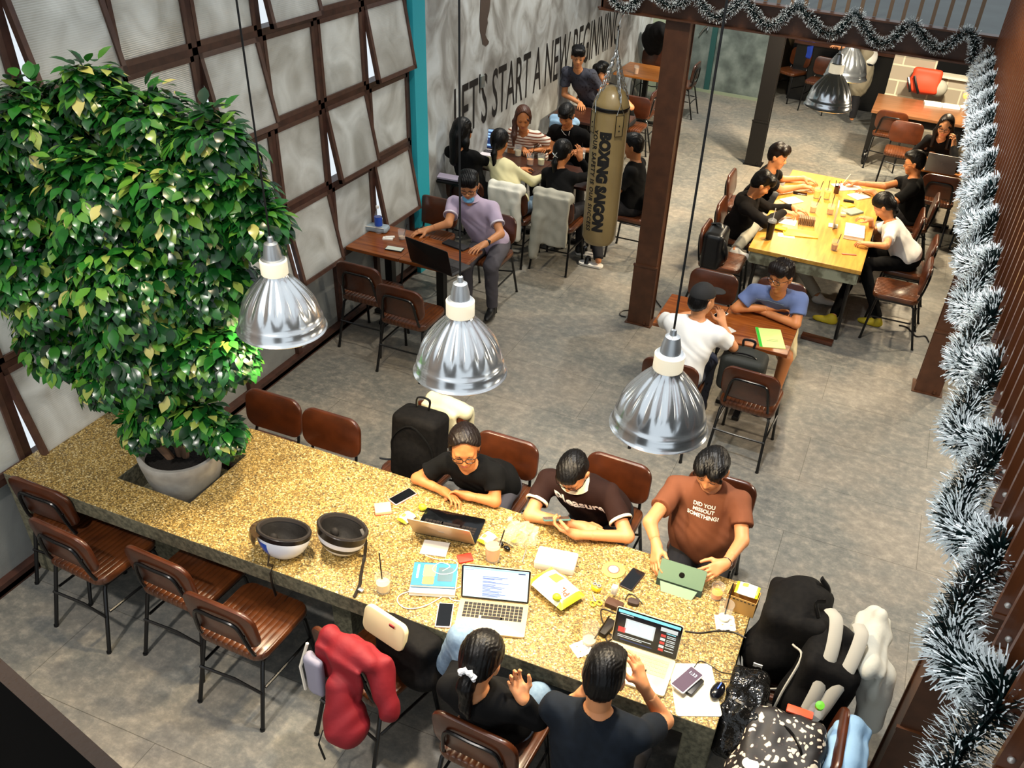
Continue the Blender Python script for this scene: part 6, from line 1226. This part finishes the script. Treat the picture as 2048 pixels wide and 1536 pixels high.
# ---------------------------------------------------------------- soft goods
def soft(name, prims, h, m, label, cat, kids=(), noise=None, loc=None):
    c = prims[0][1]; t = empty(name, (c[0], c[1], 0) if loc is None else loc, 0, label, cat)
    o = blob('body_fabric', prims, h, m, t, noise); o.location = (-t.location[0], -t.location[1], -t.location[2])
    for nm, mb_, mm in kids:
        k = mb_.build(nm, mm, t); k.location = o.location
    return t
BKF = mat('backpack_black', '#060505', .8, spec=.2, noise=(40, '#0d0b0a', .4, .6), bump=(70, .25, .003)); BKG = mat('backpack_strap_grey', '#a7a398', .8); LG = mat('light_grey_jacket', '#a9a698', .9, bump=(60, .3, .004)); WJ = mat('white_jacket', '#dcd9cb', .9, bump=(60, .3, .004)); DENIM = mat('pale_denim', '#8fb2d0', .85, bump=(60, .3, .004)); RED = mat('red_jacket', '#7a0c18', .7, bump=(50, .25, .004)); LILG = mat('grey_lining', '#8d8a99', .8)
def fold(a, fx, fy, fz): return lambda X, Y, Z: a * np.sin(fx * X + fy * Y + fz * Z + 2.2 * np.sin(.5 * fy * X - .4 * fx * Y + 6 * Z)) + a * .5 * np.sin(1.9 * fx * X - 1.3 * fy * Y + 9 * Z)
# black backpack on the chair left of the V-neck person
a = (-2.30, 3.86, .72)
soft('backpack', [('x', (-2.27, 3.90, .70), (.11, .06, .18), axes((0, .15, 1)), .05, .03), ('e', (-2.27, 3.86, .64), (.14, .10, .15), None, .04), ('e', (-2.27, 3.92, .86), (.13, .07, .08), None, .05)], .011, BKF, 'black backpack standing on a chair behind the stone table', 'backpack',
    [('handle', MB().tube(catmull([(-2.31, 3.95, .93), (-2.31, 3.97, 1.0), (-2.23, 3.97, 1.0), (-2.23, 3.95, .93)], 4), .012, 6, flat=.5), BLK_M), ('zip', MB().tube(catmull([(-2.41, 3.80, .60), (-2.40, 3.80, .78), (-2.27, 3.80, .90), (-2.14, 3.80, .78), (-2.13, 3.80, .60)], 4), .006, 5), MATS['black_cloth']), ('strap', MB().tube(catmull([(-2.40, 3.9, .55), (-2.47, 3.86, .54), (-2.52, 3.82, .56)], 4), .01, 6, flat=.3), BLK_M)])
def drape(name, cx, cy, rz, m, label, cat, w=.40, zt=.82, front=.30, back=.34, h=.011, amp=.0045, th=.016, off=.245, skew=0, shift=0, extra=()):
    """garment hung over a chair backrest: cx, cy = seat centre of the chair, rz its rotation"""
    R_ = np.array((RZ(rz)).to_3x3()); o = np.array([cx, cy, 0])
    def w_(x, y, z): return o + R_ @ np.array([x + shift, y, z])
    ax = np.stack([R_[:, 0], R_[:, 1], np.array([0, 0, 1.])], 1)
    P = [('x', w_(0, -off - .055, zt - back / 2), (w / 2 - .02, .004, back / 2 - .01), ax, th, .02), ('x', w_(skew, -off + .075, zt - front / 2), (w / 2 - .03, .004, front / 2 - .01), ax, th, .02), ('c', w_(-w / 2 + .03, -off + .01, zt), w_(w / 2 - .03, -off + .01, zt), .055, .055, .03)]
    for (a_, b_, r1, r2) in extra: P.append(('c', w_(*a_), w_(*b_), r1, r2, .03))
    fx = R_[:, 0]
    return soft(name, P, h, m, label, cat, (), lambda X, Y, Z: amp * .8 * np.sin(34 * (fx[0] * X + fx[1] * Y) + 3.4 * np.sin(7 * Z + 2 * X) + 9 * Z) + amp * .6 * np.sin(61 * (fx[0] * X + fx[1] * Y) - 14 * Z + 2 * np.sin(16 * Z)) + amp * .5 * np.sin(40 * Z + 20 * X - 26 * Y), (cx, cy, 0))
drape('jacket', -2.26, 3.98, 172, mat('ivory_jacket', '#cfc9a8', .9, bump=(60, .3, .004)), 'ivory knitted jacket over the chair behind the black backpack', 'jacket', w=.30, front=.16, back=.22, skew=.03)
drape('jacket', -3.02, 8.22, 0, LG, 'light grey jacket hanging low over a chair left of the punching bag', 'jacket', w=.40, front=.25, back=.50, extra=[((-.12, -.30, .6), (-.16, -.32, .18), .07, .05)])
drape('jacket', -3.50, 8.16, 0, WJ, 'off-white jacket over the chair of the person in the cream jumper', 'jacket', w=.36, front=.2, back=.42, extra=[((.12, -.30, .7), (.16, -.31, .35), .05, .04)])
drape('jacket', -3.78, 10.44, 0, DENIM, 'pale blue denim jacket behind the reddish-haired person', 'jacket', w=.34, front=.28, back=.3, zt=.86)
drape('jacket', -1.72, 2.47, -14, RED, 'red jacket with grey lining thrown over a chair at the stone table', 'jacket', w=.30, front=.18, back=.20, zt=.83, skew=.06, shift=.07, amp=.006, extra=[((.04, -.34, .70), (.10, -.38, .52), .06, .11), ((.14, -.2, .78), (.25, -.24, .58), .06, .05)])
R_ = RZ(-14); c5 = Vector((-1.72, 2.47, 0))
def c5w(x, y, z): return c5 + R_.to_3x3() @ Vector((x, y, z))
lin_ = blob('jacket_lining', [('x', c5w(-.05, -.345, .66), (.035, .004, .10), np.array(R_.to_3x3()), .02, .02)], .010, LILG, None, fold(.006, 40, 10, 5)); tag(lin_, 'grey lining panel of the red jacket', 'jacket lining')
jk = [o for o in bpy.data.objects if o.name.startswith('jacket') and o.get('label', '').startswith('red jacket')][0]
lin_.parent = jk; lin_.location = -jk.location; del lin_['category']; del lin_['label']; lin_.name = 'lining_panel'
st = MB().tube([c5w(-.085, -.34, .85), c5w(-.115, -.375, .70), c5w(-.105, -.375, .54)], .008, 6).build('zip', mat('cream_zip', '#e0d8c8', .6), jk); st.location = -jk.location
st = MB().tube([c5w(.07, -.44, .44), c5w(.05, -.46, .34), c5w(.08, -.46, .24)], .007, 6, flat=.3).build('drawstring', BLK_M, jk); st.location = -jk.location
# bag and cream sleeve between the red jacket chair and the table
soft('messenger_bag', [('x', (-1.56, 2.50, .62), (.13, .04, .09), np.array(RZ(-14).to_3x3()), .04, .03), ('e', (-1.46, 2.44, .54), (.12, .09, .07), None, .05)], .012, BKF, 'black shoulder bag wedged between the red jacket and the stone table', 'bag')
t = empty('laptop_sleeve', (-1.66, 2.46, .76), math.radians(-14), 'cream laptop sleeve with a small red tag sticking out of the black bag', 'laptop sleeve'); MB().slab(rrect(.27, .15, .04, 5), -.016, .016, .008, M=RX(75)).build('sleeve', mat('cream_sleeve', '#e4d3a4', .7), t); MB().box((.06, -.014, .062), (.03, .006, .014)).build('red_tag', RED, t)
# bags at the table end
bagA = soft('backpack', [('x', (.17, 3.34, .70), (.11, .13, .16), axes((0, .12, 1)), .05, .03), ('e', (.08, 3.22, .62), (.13, .14, .15), None, .05), ('e', (.18, 3.40, .90), (.13, .13, .08), None, .05)], .012, BKF, 'large plain black backpack beside the cardboard box end of the table', 'backpack',
    [('strap', MB().tube(catmull([(.24, 3.48, .98), (.30, 3.47, .90), (.29, 3.42, .72), (.24, 3.38, .60)], 5), .022, 8, flat=.35), BLK_M), ('piping', MB().tube(catmull([(-.04, 3.20, .66), (.0, 3.07, .60), (.08, 3.04, .55), (.18, 3.08, .55)], 5), .005, 5), BKG), ('white_tag', MB().box((.06, 3.085, .66), (.045, .006, .022), M=None), WHP)], fold(.003, 30, 20, 10))
soft('backpack', [('x', (.36, 3.14, .66), (.09, .12, .17), axes((.15, .1, 1)), .05, .03), ('e', (.28, 3.02, .58), (.11, .12, .12), None, .05), ('e', (.38, 3.24, .84), (.10, .08, .08), None, .05)], .012, BKF, 'black backpack with wide grey shoulder straps on the far end chair', 'backpack',
    [('strap', MB().tube(catmull([(.31, 3.28, .98), (.345, 3.20, 1.0), (.36, 3.08, .92), (.35, 2.98, .78), (.33, 2.92, .66)], 5), .032, 8, flat=.35), BKG), ('strap', MB().tube(catmull([(.45, 3.25, .97), (.47, 3.17, .98), (.45, 3.04, .88), (.41, 2.96, .74), (.38, 2.92, .64)], 5), .032, 8, flat=.35), BKG), ('handle', MB().tube(catmull([(.27, 3.27, .92), (.24, 3.30, .98), (.28, 3.33, .98)], 4), .012, 6, flat=.5), BLK_M), ('piping', MB().tube(catmull([(.19, 3.16, .80), (.24, 3.08, .82), (.20, 2.96, .68), (.18, 2.9, .56)], 5), .006, 5), BKG)], fold(.003, 26, 30, 12))
drape('jacket', .30, 3.28, 90, mat('pale_grey_jacket', '#c2c0b4', .9, bump=(60, .3, .004)), 'off-white jacket over the back of the chair piled with backpacks', 'jacket', w=.42, front=.2, back=.38, zt=.86, extra=[((-.1, -.30, .75), (-.15, -.34, .50), .09, .07), ((.1, -.28, .84), (.13, -.25, .92), .05, .04)])
drape('trousers', .27, 2.72, 90, DENIM, 'pale blue jeans draped behind the chair with the patterned bag', 'trousers', w=.30, front=.10, back=.58, zt=.74, off=.27)
m, nt, b, nd, lk = nodes('printed_fabric'); tc = nd.new('ShaderNodeTexCoord'); v = nd.new('ShaderNodeTexVoronoi'); v.inputs['Scale'].default_value = 30; v.inputs['Randomness'].default_value = 1; n = nd.new('ShaderNodeTexNoise'); n.inputs['Scale'].default_value = 14; va = nd.new('ShaderNodeVectorMath'); va.operation = 'ADD'
lk.new(tc.outputs['Object'], n.inputs['Vector']); sc_ = nd.new('ShaderNodeVectorMath'); sc_.operation = 'SCALE'; sc_.inputs['Scale'].default_value = .10; lk.new(n.outputs['Color'], sc_.inputs[0]); lk.new(tc.outputs['Object'], va.inputs[0]); lk.new(sc_.outputs[0], va.inputs[1]); lk.new(va.outputs[0], v.inputs['Vector'])
r_ = ramp(nd, [(.33, '#d8cbb4'), (.38, '#1f1413'), (.42, '#34211e'), (.46, '#15100f')]); lk.new(v.outputs['Distance'], r_.inputs[0]); lk.new(r_.outputs[0], b.inputs['Base Color']); b.inputs['Roughness'].default_value = .6
PRINT = m
soft('backpack', [('x', (.26, 2.62, .62), (.12, .14, .07), axes((-.1, -.25, 1)), .06, .03), ('e', (.20, 2.50, .60), (.16, .15, .12), None, .05), ('e', (.34, 2.72, .62), (.12, .11, .13), None, .04)], .012, PRINT, 'dark patterned backpack with star prints on the nearest end chair', 'backpack',
    [('orange_tag', MB().box((.29, 2.80, .77), (.12, .045, .012), bev=.004), mat('orange_tag', '#e0502c', .5)), ('star_badge', MB().lathe([(.001, .006), (.036, .006), (.038, 0)], 20, M=TR(.14, 2.47, .725) @ RX(-12)), PAPER), ('zip', MB().tube(catmull([(.12, 2.62, .70), (.22, 2.70, .76), (.32, 2.62, .76), (.36, 2.5, .70)], 5), .007, 5), BLK_M)], fold(.004, 30, 26, 14))
t = empty('water_bottle', (.36, 2.87, .70), 0, 'clear bottle with a green cap tucked between the bags', 'bottle'); MB().lathe([(.001, 0), (.034, 0), (.036, .02), (.036, .10), (.028, .13), (.014, .15), (.014, .16)], 20, M=RX(25)).build('bottle_wall', GLASSW, t); MB().lathe([(.001, .16), (.020, .16), (.020, .185), (.001, .187)], 16, M=RX(25)).build('bottle_cap', mat('green_cap', '#62b52b', .4), t)
SHB = mat('shiny_black_plastic', '#100f0e', .12, bump=(14, .9, .03))
soft('plastic_bag', [('x', (.04, 2.82, .60), (.06, .12, .12), None, .04, .03), ('e', (.02, 2.68, .60), (.10, .12, .10), None, .04), ('e', (.05, 2.92, .70), (.08, .07, .06), None, .04)], .011, SHB, 'shiny black bag hanging against the table end', 'bag', [('tie', MB().tube(catmull([(-.02, 2.78, .74), (.04, 2.74, .76), (.11, 2.78, .74)], 4), .012, 6), BLK_M)], fold(.006, 40, 30, 22))
# more bags
soft('backpack', [('x', (-1.36, 8.06, .62), (.05, .12, .13), None, .05, .03), ('e', (-1.30, 8.02, .56), (.09, .12, .10), None, .04)], .013, mat('leather_black', '#121316', .3), 'shiny black backpack on the near left chair of the study table', 'backpack', [('strap', MB().tube(catmull([(-1.44, 8.16, .80), (-1.34, 8.12, .82), (-1.28, 8.05, .72), (-1.24, 8.0, .60)], 5), .022, 8, flat=.35), MATS['leather_black']), ('strap', MB().tube(catmull([(-1.40, 8.0, .78), (-1.28, 7.96, .76), (-1.22, 7.95, .64), (-1.22, 7.98, .54)], 5), .022, 8, flat=.35), MATS['leather_black'])])
soft('backpack', [('x', (-.62, 5.90, .62), (.12, .07, .10), None, .05, .03), ('e', (-.62, 5.93, .66), (.15, .09, .14), None, .04)], .013, mat('dark_olive', '#22231d', .7), 'dark olive backpack on the empty chair beside the capped person', 'backpack', [('zip', MB().tube(catmull([(-.76, 5.86, .66), (-.70, 5.84, .78), (-.54, 5.84, .78), (-.48, 5.86, .66)], 5), .006, 5), BLK_M), ('handle', MB().tube(catmull([(-.66, 5.96, .79), (-.66, 5.97, .84), (-.58, 5.97, .84), (-.58, 5.96, .79)], 4), .010, 6), BLK_M)])
soft('dark_bag', [('e', (-4.0, 14.62, .98), (.20, .16, .24), None, .05), ('e', (-3.88, 14.5, 1.12), (.16, .14, .15), None, .05)], .02, BKF, 'bulky black bag on the chair at the far end of the plaster wall', 'bag', (), fold(.01, 22, 20, 14))
soft('backpack', [('x', (.15, 14.82, .95), (.16, .05, .12), axes((0, .2, 1)), .05, .03), ('e', (.12, 14.80, .90), (.22, .10, .13), None, .05)], .018, mat('orange_red', '#dd4322', .6), 'orange-red backpack on the far side of the caster table', 'backpack', [('grey_panel', MB().ball((.36, 14.80, .88), (.12, .09, .12), 12), LG), ('strap', MB().tube(catmull([(-.02, 14.70, 1.02), (.03, 14.66, .92), (.10, 14.64, .80)], 4), .02, 6), BLK_M), ('strap', MB().tube(catmull([(-.10, 14.72, .98), (-.06, 14.68, .90), (-.02, 14.66, .80)], 4), .02, 6), BLK_M)])
# papers and folder beside the long-haired person, tote
t = empty('paper_stack', (-4.12, 7.90, .80), math.radians(5), 'lilac papers and a dark folder at the back of the long-haired person', 'papers'); MB().box((0, 0, .012), (.30, .07, .02), M=RX(20)).build('papers', mat('lilac_paper', '#cdbfd4', .8), t); MB().box((0.02, -.02, -.014), (.32, .09, .02), M=RX(20)).build('folder', BLK_M, t)
# dark counter with black chairs far behind, blue cloth
t = empty('counter', (-.9, 16.7, 0), 0, 'long black counter in the dark room behind the lamps', 'counter'); MB().box((0, 0, .45), (2.2, .6, .9)).build('counter_front', BLK_M, t, smooth=False); MB().box((0, 0, .92), (2.3, .7, .05)).build('counter_top', WD, t, smooth=False)
for x, y, rz, lb in ((-2.0, 16.3, 150, 'dark metal chair by the passage opening'), (-1.45, 15.9, 170, 'dark chair nearer the lamps in front of the counter')): chair(x, y, rz, lb, 'dark chairs by the counter')
drape('blue_cloth', -1.95, 16.3, 150, mat('royal_blue', '#1c3a9c', .8), 'royal blue cloth hanging over a chair by the passage', 'cloth', w=.36, front=.3, back=.45, zt=.98, h=.02)
